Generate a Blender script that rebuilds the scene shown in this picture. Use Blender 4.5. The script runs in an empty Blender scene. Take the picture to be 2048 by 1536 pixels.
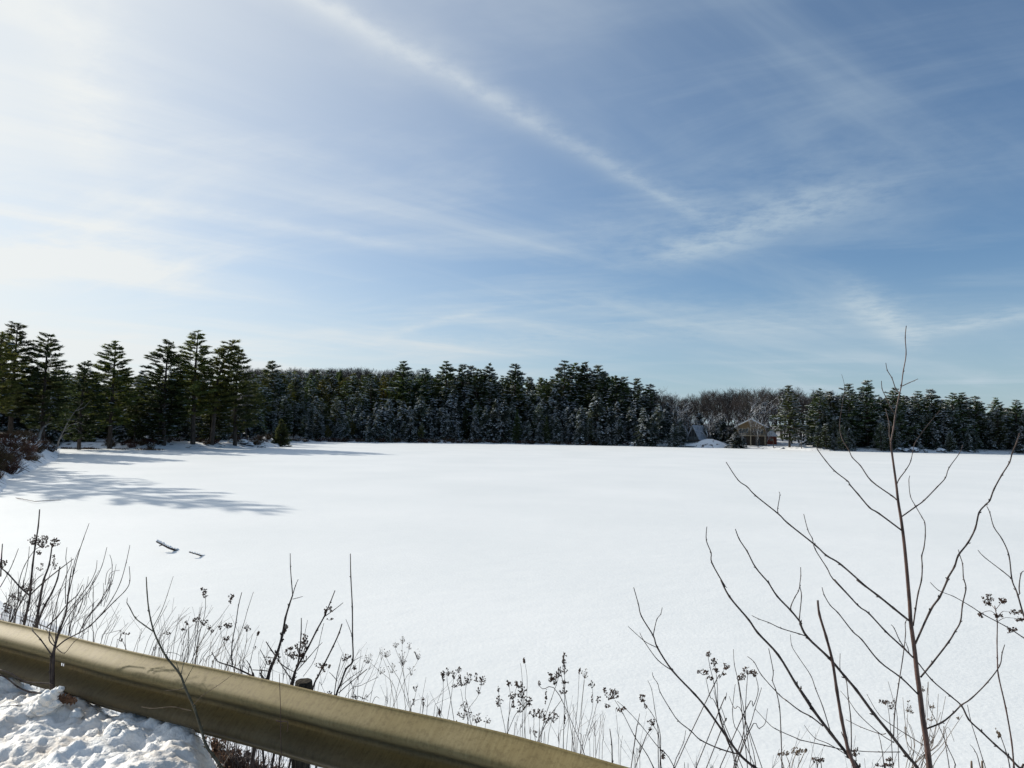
import bpy, math, random
import numpy as np
from mathutils import Vector, noise, Matrix

random.seed(11)
rng = np.random.default_rng(11)
D = bpy.data
scene = bpy.context.scene
COL = scene.collection
R = math.radians

# ------------------------------------------------------------------ camera
F = 1365.0
TILT = math.atan(93 / F)
ROLL = R(0.85)
CAMPOS = Vector((0, 0, 1.65))
fwd = Vector((0, math.cos(TILT), math.sin(TILT)))
r0_ = Vector((1, 0, 0)); u0_ = r0_.cross(fwd)
rightv = r0_ * math.cos(ROLL) + u0_ * math.sin(ROLL)
upv = u0_ * math.cos(ROLL) - r0_ * math.sin(ROLL)
cd = D.cameras.new('camera'); cam = D.objects.new('camera', cd); COL.objects.link(cam)
cam.matrix_world = Matrix(((rightv.x, upv.x, -fwd.x, CAMPOS.x), (rightv.y, upv.y, -fwd.y, CAMPOS.y),
                           (rightv.z, upv.z, -fwd.z, CAMPOS.z), (0, 0, 0, 1)))
cd.sensor_width = 36; cd.lens = F / 2048 * 36; cd.clip_start = 0.05; cd.clip_end = 6000
scene.camera = cam

def ray(px, py):
    return fwd + rightv * ((px - 1024) / F) - upv * ((py - 768) / F)
def at(px, py, Y):
    d = ray(px, py); return CAMPOS + d * (Y / d.y)
def on_plane(px, py, z):
    d = ray(px, py); return CAMPOS + d * ((z - CAMPOS.z) / d.z)

LAKE = -2.3
SUN_AZ = R(-58); SUN_EL = R(27)
SUND = Vector((math.sin(SUN_AZ) * math.cos(SUN_EL), math.cos(SUN_AZ) * math.cos(SUN_EL), math.sin(SUN_EL)))

# ------------------------------------------------------------------ tagging
def tag(o, label=None, cat=None, group=None, kind=None):
    if label: o['label'] = label
    if cat: o['category'] = cat
    if group: o['group'] = group
    if kind: o['kind'] = kind
    return o
def empty(name, loc, label, cat, group=None):
    o = D.objects.new(name, None); o.empty_display_size = .2; COL.objects.link(o); o.location = loc
    return tag(o, label, cat, group)
def link(name, me, mat=None, parent=None, loc=None):
    o = D.objects.new(name, me); COL.objects.link(o)
    if mat is not None and len(me.materials) == 0:
        for m in (mat if isinstance(mat, (list, tuple)) else [mat]): me.materials.append(m)
    if parent: o.parent = parent
    if loc is not None: o.location = loc
    return o

# ------------------------------------------------------------------ materials
def newmat(name):
    m = D.materials.new(name); m.use_nodes = True
    nt = m.node_tree; b = nt.nodes['Principled BSDF']
    return m, nt, b
def noise_col(nt, b, c1, c2, scale, detail=4, lo=.35, hi=.65, coord='Object', vec=None):
    tc = nt.nodes.new('ShaderNodeTexCoord'); n = nt.nodes.new('ShaderNodeTexNoise')
    n.inputs['Scale'].default_value = scale; n.inputs['Detail'].default_value = detail
    src = tc.outputs[coord]
    if vec:
        mp = nt.nodes.new('ShaderNodeMapping'); mp.inputs['Scale'].default_value = vec
        nt.links.new(src, mp.inputs[0]); src = mp.outputs[0]
    nt.links.new(src, n.inputs['Vector'])
    cr = nt.nodes.new('ShaderNodeValToRGB')
    cr.color_ramp.elements[0].position = lo; cr.color_ramp.elements[0].color = (*c1, 1)
    cr.color_ramp.elements[1].position = hi; cr.color_ramp.elements[1].color = (*c2, 1)
    nt.links.new(n.outputs[0], cr.inputs[0])
    if b is not None: nt.links.new(cr.outputs[0], b.inputs['Base Color'])
    return n, cr, src
def objrand(nt, col_out, b, amt=.5, sat=.12):
    oi = nt.nodes.new('ShaderNodeObjectInfo')
    hs = nt.nodes.new('ShaderNodeHueSaturation')
    mr = nt.nodes.new('ShaderNodeMapRange'); mr.inputs['To Min'].default_value = 1 - amt; mr.inputs['To Max'].default_value = 1 + amt
    nt.links.new(oi.outputs['Random'], mr.inputs[0]); nt.links.new(mr.outputs[0], hs.inputs['Value'])
    m2 = nt.nodes.new('ShaderNodeMath'); m2.operation = 'MULTIPLY'; m2.inputs[1].default_value = 7.31
    m3 = nt.nodes.new('ShaderNodeMath'); m3.operation = 'FRACT'
    nt.links.new(oi.outputs['Random'], m2.inputs[0]); nt.links.new(m2.outputs[0], m3.inputs[0])
    m4 = nt.nodes.new('ShaderNodeMapRange'); m4.inputs['To Min'].default_value = .5 - sat * .3; m4.inputs['To Max'].default_value = .5 + sat * .3
    nt.links.new(m3.outputs[0], m4.inputs[0]); nt.links.new(m4.outputs[0], hs.inputs['Hue'])
    nt.links.new(col_out, hs.inputs['Color']); nt.links.new(hs.outputs[0], b.inputs['Base Color'])
def simple(name, c1, c2, scale=8, rough=.85, spec=.2, vec=None, rand=0, bump=0):
    m, nt, b = newmat(name)
    n, cr, _ = noise_col(nt, b, c1, c2, scale, vec=vec)
    b.inputs['Roughness'].default_value = rough; b.inputs['Specular IOR Level'].default_value = spec
    if rand: objrand(nt, cr.outputs[0], b, rand)
    if bump:
        bp = nt.nodes.new('ShaderNodeBump'); bp.inputs['Strength'].default_value = bump; bp.inputs['Distance'].default_value = .01
        nt.links.new(n.outputs[0], bp.inputs['Height']); nt.links.new(bp.outputs[0], b.inputs['Normal'])
    return m

M = {}
M['needles'] = simple('pine_needles', (.026, .042, .024), (.085, .115, .052), .6, .75, .12, rand=.35)
M['needles_olive'] = simple('pine_needles_olive', (.040, .055, .020), (.135, .145, .052), .6, .75, .12, rand=.3)
M['needles_blue'] = simple('hemlock_needles', (.026, .037, .034), (.072, .094, .082), .6, .8, .1, rand=.35)
def translucent(m, w):
    nt = m.node_tree; b = nt.nodes['Principled BSDF']; o_ = nt.nodes['Material Output']
    t = nt.nodes.new('ShaderNodeBsdfTranslucent'); mx = nt.nodes.new('ShaderNodeMixShader'); mx.inputs[0].default_value = w
    src = b.inputs['Base Color'].links[0].from_socket; g = nt.nodes.new('ShaderNodeMix'); g.data_type = 'RGBA'; g.blend_type = 'MULTIPLY'; g.inputs[0].default_value = 1
    g.inputs[7].default_value = (2.6, 2.3, 1.1, 1); nt.links.new(src, g.inputs[6]); nt.links.new(g.outputs[2], t.inputs[0])
    nt.links.new(b.outputs[0], mx.inputs[1]); nt.links.new(t.outputs[0], mx.inputs[2]); nt.links.new(mx.outputs[0], o_.inputs[0])
for k_ in ('needles', 'needles_olive', 'needles_blue'): translucent(M[k_], .28)
M['bark'] = simple('conifer_bark', (.03, .025, .021), (.085, .07, .06), 3, .9, .1, vec=(3, 3, .6))
M['bark_grey'] = simple('grey_bark', (.045, .039, .035), (.10, .088, .08), 2, .9, .1, rand=.3)
M['bark_pale'] = simple('pale_bark', (.1, .095, .09), (.24, .225, .21), 2, .9, .1)
M['treesnow'] = simple('branch_snow', (.66, .7, .74), (.84, .86, .88), 2, .9, .1)
M['frost'] = simple('frosted_roof', (.2, .23, .27), (.34, .38, .43), 1.5, .9, .1)
M['twig'] = simple('twig_bark', (.025, .017, .015), (.09, .066, .056), 30, .7, .3)
M['twig_red'] = simple('sapling_bark', (.032, .017, .014), (.12, .066, .05), 40, .5, .4, vec=(1, 1, .35))
M['twig_olive'] = simple('young_stem_bark', (.05, .045, .026), (.13, .115, .075), 40, .6, .3)
M['straw'] = simple('dry_stalk', (.1, .07, .05), (.25, .19, .13), 30, .8, .2)
M['seed'] = simple('dry_seed', (.035, .021, .016), (.13, .08, .058), 60, .9, .1)
M['leaf'] = simple('dead_leaf', (.06, .03, .018), (.24, .13, .075), 9, .8, .2)
M['brush'] = simple('red_brown_brush', (.045, .027, .018), (.12, .072, .044), 3, .9, .1, rand=.3)
M['post'] = simple('weathered_post', (.02, .018, .015), (.07, .06, .045), 25, .95, .1, vec=(3, 3, .4), bump=.6)
M['boards'] = simple('tan_boards', (.17, .12, .065), (.26, .19, .11), 6, .8, .2, vec=(1, 1, 8))
M['trim'] = simple('pale_trim', (.3, .25, .17), (.42, .36, .27), 6, .8, .2)
M['darkwood'] = simple('dark_wood', (.035, .03, .028), (.09, .075, .065), 5, .9, .1)
M['redwood'] = simple('red_boards', (.2, .05, .035), (.28, .08, .05), 6, .8, .2)
M['greywood'] = simple('grey_siding', (.07, .085, .09), (.12, .135, .14), 5, .8, .2, vec=(8, 1, 1))
M['rock'] = simple('shore_rock', (.05, .05, .055), (.18, .17, .17), 3, .9, .1, bump=.5)
m, nt, b = newmat('window_glass'); noise_col(nt, b, (.02, .025, .03), (.05, .055, .06), 2); b.inputs['Roughness'].default_value = .08; M['glass'] = m

def snow_mat(name, kind):
    m, nt, b = newmat(name)
    L = nt.links.new
    tc = nt.nodes.new('ShaderNodeTexCoord')
    n1, cr, src = noise_col(nt, None, (.82, .825, .835), (.88, .88, .875), {'lake': .12, 'bank': 2.5, 'land': .5}[kind], 5, .3, .7)
    col = cr.outputs[0]
    if kind == 'lake': cr.color_ramp.elements[0].color = (.80, .815, .80, 1); cr.color_ramp.elements[1].color = (.87, .875, .855, 1)
    if kind == 'bank': cr.color_ramp.elements[0].color = (.86, .84, .80, 1); cr.color_ramp.elements[1].color = (.92, .905, .87, 1)
    b.inputs['Roughness'].default_value = .62 if kind != 'lake' else .55
    b.inputs['Specular IOR Level'].default_value = .35
    if kind == 'bank':
        n2 = nt.nodes.new('ShaderNodeTexNoise'); n2.inputs['Scale'].default_value = 1.6; n2.inputs['Detail'].default_value = 6
        n2.inputs['Roughness'].default_value = .6
        L(src, n2.inputs['Vector'])
        r2 = nt.nodes.new('ShaderNodeValToRGB'); r2.color_ramp.elements[0].position = .5; r2.color_ramp.elements[1].position = .68
        L(n2.outputs[0], r2.inputs[0])
        mx = nt.nodes.new('ShaderNodeMix'); mx.data_type = 'RGBA'
        mf = nt.nodes.new('ShaderNodeMath'); mf.operation = 'MULTIPLY'; mf.inputs[1].default_value = .65
        L(r2.outputs[0], mf.inputs[0]); L(mf.outputs[0], mx.inputs[0]); L(col, mx.inputs[6]); mx.inputs[7].default_value = (.52, .38, .24, 1)
        col = mx.outputs[2]
        b.inputs['Subsurface Weight'].default_value = .0
    if kind == 'land':
        n2 = nt.nodes.new('ShaderNodeTexNoise'); n2.inputs['Scale'].default_value = .9; n2.inputs['Detail'].default_value = 8
        L(src, n2.inputs['Vector'])
        r2 = nt.nodes.new('ShaderNodeValToRGB'); r2.color_ramp.elements[0].position = .57; r2.color_ramp.elements[1].position = .66
        L(n2.outputs[0], r2.inputs[0])
        mx = nt.nodes.new('ShaderNodeMix'); mx.data_type = 'RGBA'
        sy = nt.nodes.new('ShaderNodeSeparateXYZ'); L(src, sy.inputs[0])
        my = nt.nodes.new('ShaderNodeMapRange'); my.inputs[1].default_value = .3; my.inputs[2].default_value = 2.5; my.inputs[4].default_value = .93; L(sy.outputs[2], my.inputs[0])
        mxx = nt.nodes.new('ShaderNodeMath'); mxx.operation = 'MAXIMUM'; L(r2.outputs[0], mxx.inputs[0]); L(my.outputs[0], mxx.inputs[1])
        L(mxx.outputs[0], mx.inputs[0]); L(col, mx.inputs[6]); mx.inputs[7].default_value = (.075, .06, .05, 1)
        col = mx.outputs[2]
    L(col, b.inputs['Base Color'])
    # bumps
    def bump(scale, dist, strength, prev=None, stretch=None, detail=6):
        n = nt.nodes.new('ShaderNodeTexNoise'); n.inputs['Scale'].default_value = scale; n.inputs['Detail'].default_value = detail
        s = src
        if stretch:
            mp = nt.nodes.new('ShaderNodeMapping'); mp.inputs['Scale'].default_value = stretch; mp.inputs['Rotation'].default_value = (0, 0, .5)
            L(tc.outputs['Object'], mp.inputs[0]); s = mp.outputs[0]
        L(s, n.inputs['Vector'])
        bp = nt.nodes.new('ShaderNodeBump'); bp.inputs['Strength'].default_value = strength; bp.inputs['Distance'].default_value = dist
        L(n.outputs[0], bp.inputs['Height'])
        if prev: L(prev, bp.inputs['Normal'])
        return bp.outputs[0]
    if kind == 'lake':
        o = bump(1.1, .045, .5, stretch=(1, 1.8, 1)); o = bump(14, .012, .5, o)
    elif kind == 'bank':
        o = bump(26, .02, .6); o = bump(110, .004, .6, o)
    else:
        o = bump(2.5, .1, .6)
    L(o, b.inputs['Normal'])
    return m
M['lake'] = snow_mat('lake_snow', 'lake'); M['bank'] = snow_mat('plowed_snow', 'bank'); M['land'] = snow_mat('forest_floor_snow', 'land')
m, nt, b = newmat('sanded_road'); noise_col(nt, b, (.34, .29, .2), (.6, .56, .48), 1.2, 6); b.inputs['Roughness'].default_value = .9; M['road'] = m

def rail_mat():
    m, nt, b = newmat('tarnished_guardrail_steel'); L = nt.links.new
    tc = nt.nodes.new('ShaderNodeTexCoord')
    uv = nt.nodes.new('ShaderNodeUVMap'); uv.uv_map = 'UVMap'
    # broad blotches
    n1 = nt.nodes.new('ShaderNodeTexNoise'); n1.inputs['Scale'].default_value = 3.0; n1.inputs['Detail'].default_value = 7
    L(tc.outputs['Object'], n1.inputs['Vector'])
    c1 = nt.nodes.new('ShaderNodeValToRGB')
    c1.color_ramp.elements[0].position = .3; c1.color_ramp.elements[0].color = (.15, .118, .055, 1)
    c1.color_ramp.elements[1].position = .72; c1.color_ramp.elements[1].color = (.27, .24, .155, 1)
    e = c1.color_ramp.elements.new(.5); e.color = (.21, .175, .09, 1)
    L(n1.outputs[0], c1.inputs[0])
    # vertical run marks (uv: u along rail in m, v across)
    mp = nt.nodes.new('ShaderNodeMapping'); mp.inputs['Scale'].default_value = (38, 1.2, 1); L(uv.outputs[0], mp.inputs[0])
    n2 = nt.nodes.new('ShaderNodeTexNoise'); n2.inputs['Scale'].default_value = 3; n2.inputs['Detail'].default_value = 5; L(mp.outputs[0], n2.inputs['Vector'])
    c2 = nt.nodes.new('ShaderNodeValToRGB'); c2.color_ramp.elements[0].position = .32; c2.color_ramp.elements[1].position = .7
    c2.color_ramp.elements[0].color = (.62, .56, .42, 1); c2.color_ramp.elements[1].color = (1, 1, 1, 1)
    L(n2.outputs[0], c2.inputs[0])
    mx = nt.nodes.new('ShaderNodeMix'); mx.data_type = 'RGBA'; mx.blend_type = 'MULTIPLY'; mx.inputs[0].default_value = .28
    L(c1.outputs[0], mx.inputs[6]); L(c2.outputs[0], mx.inputs[7])
    # mask for rust and painted shade in the valley and lower hump
    sx = nt.nodes.new('ShaderNodeSeparateXYZ'); L(uv.outputs[0], sx.inputs[0])
    rr = nt.nodes.new('ShaderNodeValToRGB'); el = rr.color_ramp.elements
    el[0].position = .0; el[0].color = (0, 0, 0, 1); el[1].position = 1; el[1].color = (.35, .35, .35, 1)
    for p, v in ((.26, 0.05), (.38, .8), (.55, .8), (.68, 1.0), (.88, .95)):
        e = rr.color_ramp.elements.new(p); e.color = (v, v, v, 1)
    L(sx.outputs[1], rr.inputs[0])
    mm = nt.nodes.new('ShaderNodeMath'); mm.operation = 'MULTIPLY'; L(rr.outputs[0], mm.inputs[0])
    mr = nt.nodes.new('ShaderNodeMapRange'); mr.inputs[1].default_value = .3; mr.inputs[2].default_value = .65; mr.inputs[3].default_value = .45
    L(n1.outputs[0], mr.inputs[0]); L(mr.outputs[0], mm.inputs[1])
    # tarnish and rust bands, with lit crests and shaded valleys painted in too
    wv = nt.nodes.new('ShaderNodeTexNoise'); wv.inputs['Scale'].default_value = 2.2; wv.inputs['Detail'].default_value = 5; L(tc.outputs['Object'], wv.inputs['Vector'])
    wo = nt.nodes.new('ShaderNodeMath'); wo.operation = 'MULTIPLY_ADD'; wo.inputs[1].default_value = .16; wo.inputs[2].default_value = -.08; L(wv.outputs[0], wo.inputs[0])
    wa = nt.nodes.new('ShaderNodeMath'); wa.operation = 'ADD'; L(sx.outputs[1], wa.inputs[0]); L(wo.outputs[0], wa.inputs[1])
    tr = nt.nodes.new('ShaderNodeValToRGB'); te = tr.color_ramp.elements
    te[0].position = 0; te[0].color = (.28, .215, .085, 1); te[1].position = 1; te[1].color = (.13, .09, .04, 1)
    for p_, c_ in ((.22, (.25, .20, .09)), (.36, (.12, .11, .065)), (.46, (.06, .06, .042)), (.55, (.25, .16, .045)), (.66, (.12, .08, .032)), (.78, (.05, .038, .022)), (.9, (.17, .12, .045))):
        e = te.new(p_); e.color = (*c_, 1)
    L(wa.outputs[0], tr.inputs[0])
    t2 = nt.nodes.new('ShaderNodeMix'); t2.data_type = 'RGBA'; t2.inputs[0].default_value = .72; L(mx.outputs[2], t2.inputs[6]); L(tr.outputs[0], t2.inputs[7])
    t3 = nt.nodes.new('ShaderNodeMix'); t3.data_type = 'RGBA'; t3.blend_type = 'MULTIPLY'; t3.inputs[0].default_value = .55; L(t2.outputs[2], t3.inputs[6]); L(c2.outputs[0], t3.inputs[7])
    n5 = nt.nodes.new('ShaderNodeTexNoise'); n5.inputs['Scale'].default_value = 55; n5.inputs['Detail'].default_value = 6; n5.inputs['Roughness'].default_value = .7; L(tc.outputs['Object'], n5.inputs['Vector'])
    c5 = nt.nodes.new('ShaderNodeValToRGB'); c5.color_ramp.elements[0].position = .36; c5.color_ramp.elements[0].color = (.5, .45, .36, 1); c5.color_ramp.elements[1].position = .52; c5.color_ramp.elements[1].color = (1, 1, 1, 1)
    L(n5.outputs[0], c5.inputs[0])
    mx2 = nt.nodes.new('ShaderNodeMix'); mx2.data_type = 'RGBA'; mx2.blend_type = 'MULTIPLY'; mx2.inputs[0].default_value = .5; L(t3.outputs[2], mx2.inputs[6]); L(c5.outputs[0], mx2.inputs[7])
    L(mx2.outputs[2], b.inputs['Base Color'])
    b.inputs['Metallic'].default_value = .12; b.inputs['Specular IOR Level'].default_value = .3
    r3 = nt.nodes.new('ShaderNodeMapRange'); r3.inputs[3].default_value = .55; r3.inputs[4].default_value = .7; L(n2.outputs[0], r3.inputs[0]); L(r3.outputs[0], b.inputs['Roughness'])
    n4 = nt.nodes.new('ShaderNodeTexNoise'); n4.inputs['Scale'].default_value = 160; n4.inputs['Detail'].default_value = 3; L(tc.outputs['Object'], n4.inputs['Vector'])
    bp = nt.nodes.new('ShaderNodeBump'); bp.inputs['Strength'].default_value = .15; bp.inputs['Distance'].default_value = .002
    L(n4.outputs[0], bp.inputs['Height']); L(bp.outputs[0], b.inputs['Normal'])
    return m
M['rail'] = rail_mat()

# ------------------------------------------------------------------ mesh helpers
def mesh_np(name, V, Fc, mats, mi=None, smooth=False):
    V = np.asarray(V, dtype=np.float32); Fc = np.asarray(Fc, dtype=np.int32)
    me = D.meshes.new(name); k = Fc.shape[1]
    me.vertices.add(len(V)); me.vertices.foreach_set('co', V.ravel())
    me.loops.add(Fc.size); me.loops.foreach_set('vertex_index', Fc.ravel())
    me.polygons.add(len(Fc)); me.polygons.foreach_set('loop_start', np.arange(0, Fc.size, k, dtype=np.int32))
    if mi is not None: me.polygons.foreach_set('material_index', np.asarray(mi, dtype=np.int32))
    me.polygons.foreach_set('use_smooth', np.full(len(Fc), smooth, dtype=bool))
    for m in mats: me.materials.append(m)
    me.update(); me.validate(); return me

class MB:
    def __init__(s): s.v = []; s.f = []; s.mi = []
    def tube(s, pts, rad, n=5, m=0, cap=True):
        P = [Vector(p) for p in pts]; k = len(P); base = len(s.v)
        t = (P[1] - P[0]).normalized()
        a = t.orthogonal().normalized()
        for i in range(k):
            if i == 0: tt = P[1] - P[0]
            elif i == k - 1: tt = P[-1] - P[-2]
            else: tt = P[i + 1] - P[i - 1]
            tt = tt.normalized() if tt.length > 1e-9 else t
            a = (a - tt * a.dot(tt)); a = a.normalized() if a.length > 1e-6 else tt.orthogonal().normalized()
            bb = tt.cross(a)
            for j in range(n):
                th = 2 * math.pi * j / n
                s.v.append(tuple(P[i] + (a * math.cos(th) + bb * math.sin(th)) * rad[i]))
        for i in range(k - 1):
            for j in range(n):
                j2 = (j + 1) % n
                s.f.append((base + i * n + j, base + i * n + j2, base + (i + 1) * n + j2, base + (i + 1) * n + j)); s.mi.append(m)
        if cap:
            s.f.append(tuple(base + j for j in range(n))[::-1]); s.mi.append(m)
            s.f.append(tuple(base + (k - 1) * n + j for j in range(n))); s.mi.append(m)
    def box(s, c, d, rz=0, m=0):
        b = len(s.v); cx, cy, cz = c; hx, hy, hz = d[0] / 2, d[1] / 2, d[2] / 2
        for x, y, z in ((-hx, -hy, -hz), (hx, -hy, -hz), (hx, hy, -hz), (-hx, hy, -hz), (-hx, -hy, hz), (hx, -hy, hz), (hx, hy, hz), (-hx, hy, hz)):
            s.v.append((cx + x * math.cos(rz) - y * math.sin(rz), cy + x * math.sin(rz) + y * math.cos(rz), cz + z))
        for q in ((3, 2, 1, 0), (4, 5, 6, 7), (0, 1, 5, 4), (1, 2, 6, 5), (2, 3, 7, 6), (3, 0, 4, 7)):
            s.f.append(tuple(b + i for i in q)); s.mi.append(m)
    def prism(s, poly, y0, y1, m=0):          # poly in x,z extruded along y
        b = len(s.v); k = len(poly)
        for y in (y0, y1):
            for x, z in poly: s.v.append((x, y, z))
        s.f.append(tuple(b + i for i in range(k))); s.f.append(tuple(b + k + i for i in range(k))[::-1]); s.mi += [m, m]
        for i in range(k):
            j = (i + 1) % k; s.f.append((b + i, b + k + i, b + k + j, b + j)); s.mi.append(m)
    def blob(s, c, r, m=0, sq=1.0):
        b = len(s.v); c = Vector(c)
        ax = [Vector((1, 0, 0)), Vector((0, 1, 0)), Vector((0, 0, sq))]
        dirs = [ax[0], -ax[0], ax[1], -ax[1], ax[2], -ax[2]]
        for d in dirs: s.v.append(tuple(c + d * r * random.uniform(.75, 1.25)))
        for q in ((0, 2, 4), (2, 1, 4), (1, 3, 4), (3, 0, 4), (2, 0, 5), (1, 2, 5), (3, 1, 5), (0, 3, 5)):
            s.f.append(tuple(b + i for i in q)); s.mi.append(m)
    def tri(s, a, b_, c, m=0):
        b = len(s.v); s.v += [tuple(a), tuple(b_), tuple(c)]; s.f.append((b, b + 1, b + 2)); s.mi.append(m)
    def quad(s, a, b_, c, d, m=0):
        b = len(s.v); s.v += [tuple(a), tuple(b_), tuple(c), tuple(d)]; s.f.append((b, b + 1, b + 2, b + 3)); s.mi.append(m)
    def build(s, name, mats, parent=None, loc=None, smooth=False, origin=None):
        if not isinstance(mats, (list, tuple)): mats = [mats]
        v = s.v
        if origin is not None:
            v = [(a[0] - origin[0], a[1] - origin[1], a[2] - origin[2]) for a in v]
        me = D.meshes.new(name); me.from_pydata(v, [], s.f)
        for m in mats: me.materials.append(m)
        me.polygons.foreach_set('material_index', s.mi)
        me.polygons.foreach_set('use_smooth', [smooth] * len(s.f))
        me.update()
        return link(name, me, None, parent, loc)

# ------------------------------------------------------------------ terrain
LAKEPOLY = np.array([(60, -32), (22, -10), (9, -1.2), (2.6, 4.6), (.9, 6.2), (-1.1, 7.2), (-5.8, 10.2), (-11.4, 15.2), (-17.5, 23), (-25, 33), (-35, 47),
    (-40, 55.5), (-51, 75), (-63, 95), (-72, 110), (-75, 114), (-61, 113.5), (-53, 121), (-46, 135), (-50, 150), (-64, 168), (-60, 184), (-52, 188),
    (-30, 197), (-3.6, 203), (30, 198), (52, 192), (66, 187), (76, 172), (100, 169), (124, 173), (150, 170), (190, 120), (205, 30), (150, -30)], dtype=float)
ROADC = np.array([(90, -62), (30, -24), (8, -9.2), (-1.0, -1.9), (-4.4, .0), (-9.3, 3.6), (-17.2, 9.8), (-24, 18), (-31.4, 28.5), (-41.6, 43), (-46.4, 52), (-58, 73), (-70, 91.5), (-95, 128), (-150, 190)], dtype=float)

def seg_dist(X, Y, poly, closed):
    n = len(poly); best = np.full(X.shape, 1e9)
    rngi = range(n if closed else n - 1)
    for i in rngi:
        ax, ay = poly[i]; bx, by = poly[(i + 1) % n]
        dx, dy = bx - ax, by - ay
        t = np.clip(((X - ax) * dx + (Y - ay) * dy) / (dx * dx + dy * dy), 0, 1)
        best = np.minimum(best, np.hypot(X - ax - t * dx, Y - ay - t * dy))
    return best
def inside(X, Y, poly):
    c = np.zeros(X.shape, bool); n = len(poly)
    for i in range(n):
        ax, ay = poly[i]; bx, by = poly[(i + 1) % n]
        cond = ((ay > Y) != (by > Y))
        with np.errstate(divide='ignore', invalid='ignore'):
            xi = (bx - ax) * (Y - ay) / (by - ay if by != ay else 1e-9) + ax
        c ^= cond & (X < xi)
    return c
def sstep(x, a, b):
    t = np.clip((x - a) / (b - a), 0, 1); return t * t * (3 - 2 * t)
def wob(X, Y, s, seed=0.):
    return (np.sin(X * s + 1.3 + seed) * np.cos(Y * s * 1.17 - .7 + seed) + .5 * np.sin(X * s * 2.3 + Y * s * 1.9 + seed * 2) + .3 * np.sin(X * s * 4.7 - Y * s * 4.1 + seed))
AZ_K = [-180, -60, -45, -33, -22, -12, 0, 8, 14, 20, 30, 40, 60, 180]
AZ_V = [0, 5, 9, 11, 17, 17, 14, 11, 8, 7, 7, 6, 3, 0]
def height(X, Y):
    X = np.asarray(X, float); Y = np.asarray(Y, float)
    dl = seg_dist(X, Y, LAKEPOLY, True); ins = inside(X, Y, LAKEPOLY)
    d = np.where(ins, -dl, dl)
    az = np.degrees(np.arctan2(X, Y)); amp = np.interp(az, AZ_K, AZ_V)
    land = LAKE + .05 + sstep(d, 0, 4) * .75 + amp * sstep(d, 6, 150) + np.where(d > 2, wob(X, Y, .15) * .22, 0) * sstep(d, 2, 8)
    # rounded mounds near the water
    for mx, my, mr, mh in MOUNDS:
        land = land + mh * np.exp(-((X - mx) ** 2 + (Y - my) ** 2) / (mr * mr))
    land = np.where(d < 0, LAKE - np.minimum(-d * .5, 1.2) + 0.05, land)
    rc = seg_dist(X, Y, ROADC, False)
    road = 0 - np.maximum(0, rc - 4.45) * .62 + (np.sin(X * .9 + np.sin(Y * .7) * 2) * np.cos(Y * .8 + X * .3)) * .08 * sstep(rc, 4.6, 6)
    road = np.where(rc > 14, -9, road)
    return np.maximum(land, road)
MOUNDS = []
p = on_plane(535, 893, LAKE); MOUNDS.append((p.x - .6, p.y + 3.5, 5.0, 1.3))
p = at(1425, 893, 189); MOUNDS.append((p.x, p.y + 2.8, 4.2, 2.1))
p = at(1340, 890, 193); MOUNDS.append((p.x, p.y + 9, 7, 2.0))
def h1(x, y): return float(height(np.array([x]), np.array([y]))[0])

def build_terrain():
    rr = np.concatenate(([0.0], np.geomspace(.7, 28, 100), np.geomspace(28.3, 290, 230)[0:], np.geomspace(300, 2600, 50)))
    a = np.radians(np.concatenate((np.arange(-180, -50, 1.5), np.arange(-50, 50, .2), np.arange(50, 180, 1.5))))
    nr, na = len(rr) - 1, len(a)
    RR, AA = np.meshgrid(rr, a, indexing='ij')
    X = RR * np.sin(AA); Y = RR * np.cos(AA)
    Z = height(X, Y)
    Z = np.where(RR > 900, np.maximum(Z, 2), Z)
    V = np.stack([X, Y, Z], -1).reshape(-1, 3)
    i, j = np.meshgrid(np.arange(nr), np.arange(na), indexing='ij'); j2 = (j + 1) % na
    Fq = np.stack([i * na + j, (i + 1) * na + j, (i + 1) * na + j2, i * na + j2], -1).reshape(-1, 4)
    me = mesh_np('ground', V, Fq[:, ::-1], [M['land']], smooth=True)
    tag(link('ground', me), 'snow covered ground around the frozen lake', None, None, 'structure')
build_terrain()

# frozen lake sheet
V = [(x, y, LAKE) for x, y in ((-160, -40), (260, -40), (260, 240), (-160, 240))]
mb = MB(); N = 40
for i in range(N + 1):
    for j in range(N + 1):
        mb.v.append((-160 + 420 * i / N, -60 + 300 * j / N, LAKE))
for i in range(N):
    for j in range(N):
        q = i * (N + 1) + j; mb.f.append((q, q + N + 1, q + N + 2, q + 1)); mb.mi.append(0)
lk = mb.build('frozen_lake', M['lake']); tag(lk, 'flat frozen lake covered in smooth white snow', None, None, 'structure')

# road strip
mb = MB()
def smooth_poly(P, n=8):
    P = [Vector((p[0], p[1], p[2] if len(p) > 2 else 0)) for p in P]; out = []
    for i in range(len(P) - 1):
        p0 = P[max(i - 1, 0)]; p1 = P[i]; p2 = P[i + 1]; p3 = P[min(i + 2, len(P) - 1)]
        for k in range(n):
            t = k / n
            out.append(.5 * ((2 * p1) + (-p0 + p2) * t + (2 * p0 - 5 * p1 + 4 * p2 - p3) * t * t + (-p0 + 3 * p1 - 3 * p2 + p3) * t ** 3))
    out.append(P[-1]); return out
rp = smooth_poly([(x, y, .02) for x, y in ROADC], 6)
for i, p in enumerate(rp):
    t = (rp[min(i + 1, len(rp) - 1)] - rp[max(i - 1, 0)]).normalized(); n = Vector((-t.y, t.x, 0))
    mb.v += [tuple(p - n * 3.0), tuple(p + n * 3.0)]
for i in range(len(rp) - 1): mb.f.append((2 * i, 2 * i + 1, 2 * i + 3, 2 * i + 2)); mb.mi.append(0)
tag(mb.build('road', M['road']), 'sanded snowy road along the lake shore', None, None, 'structure')

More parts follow.
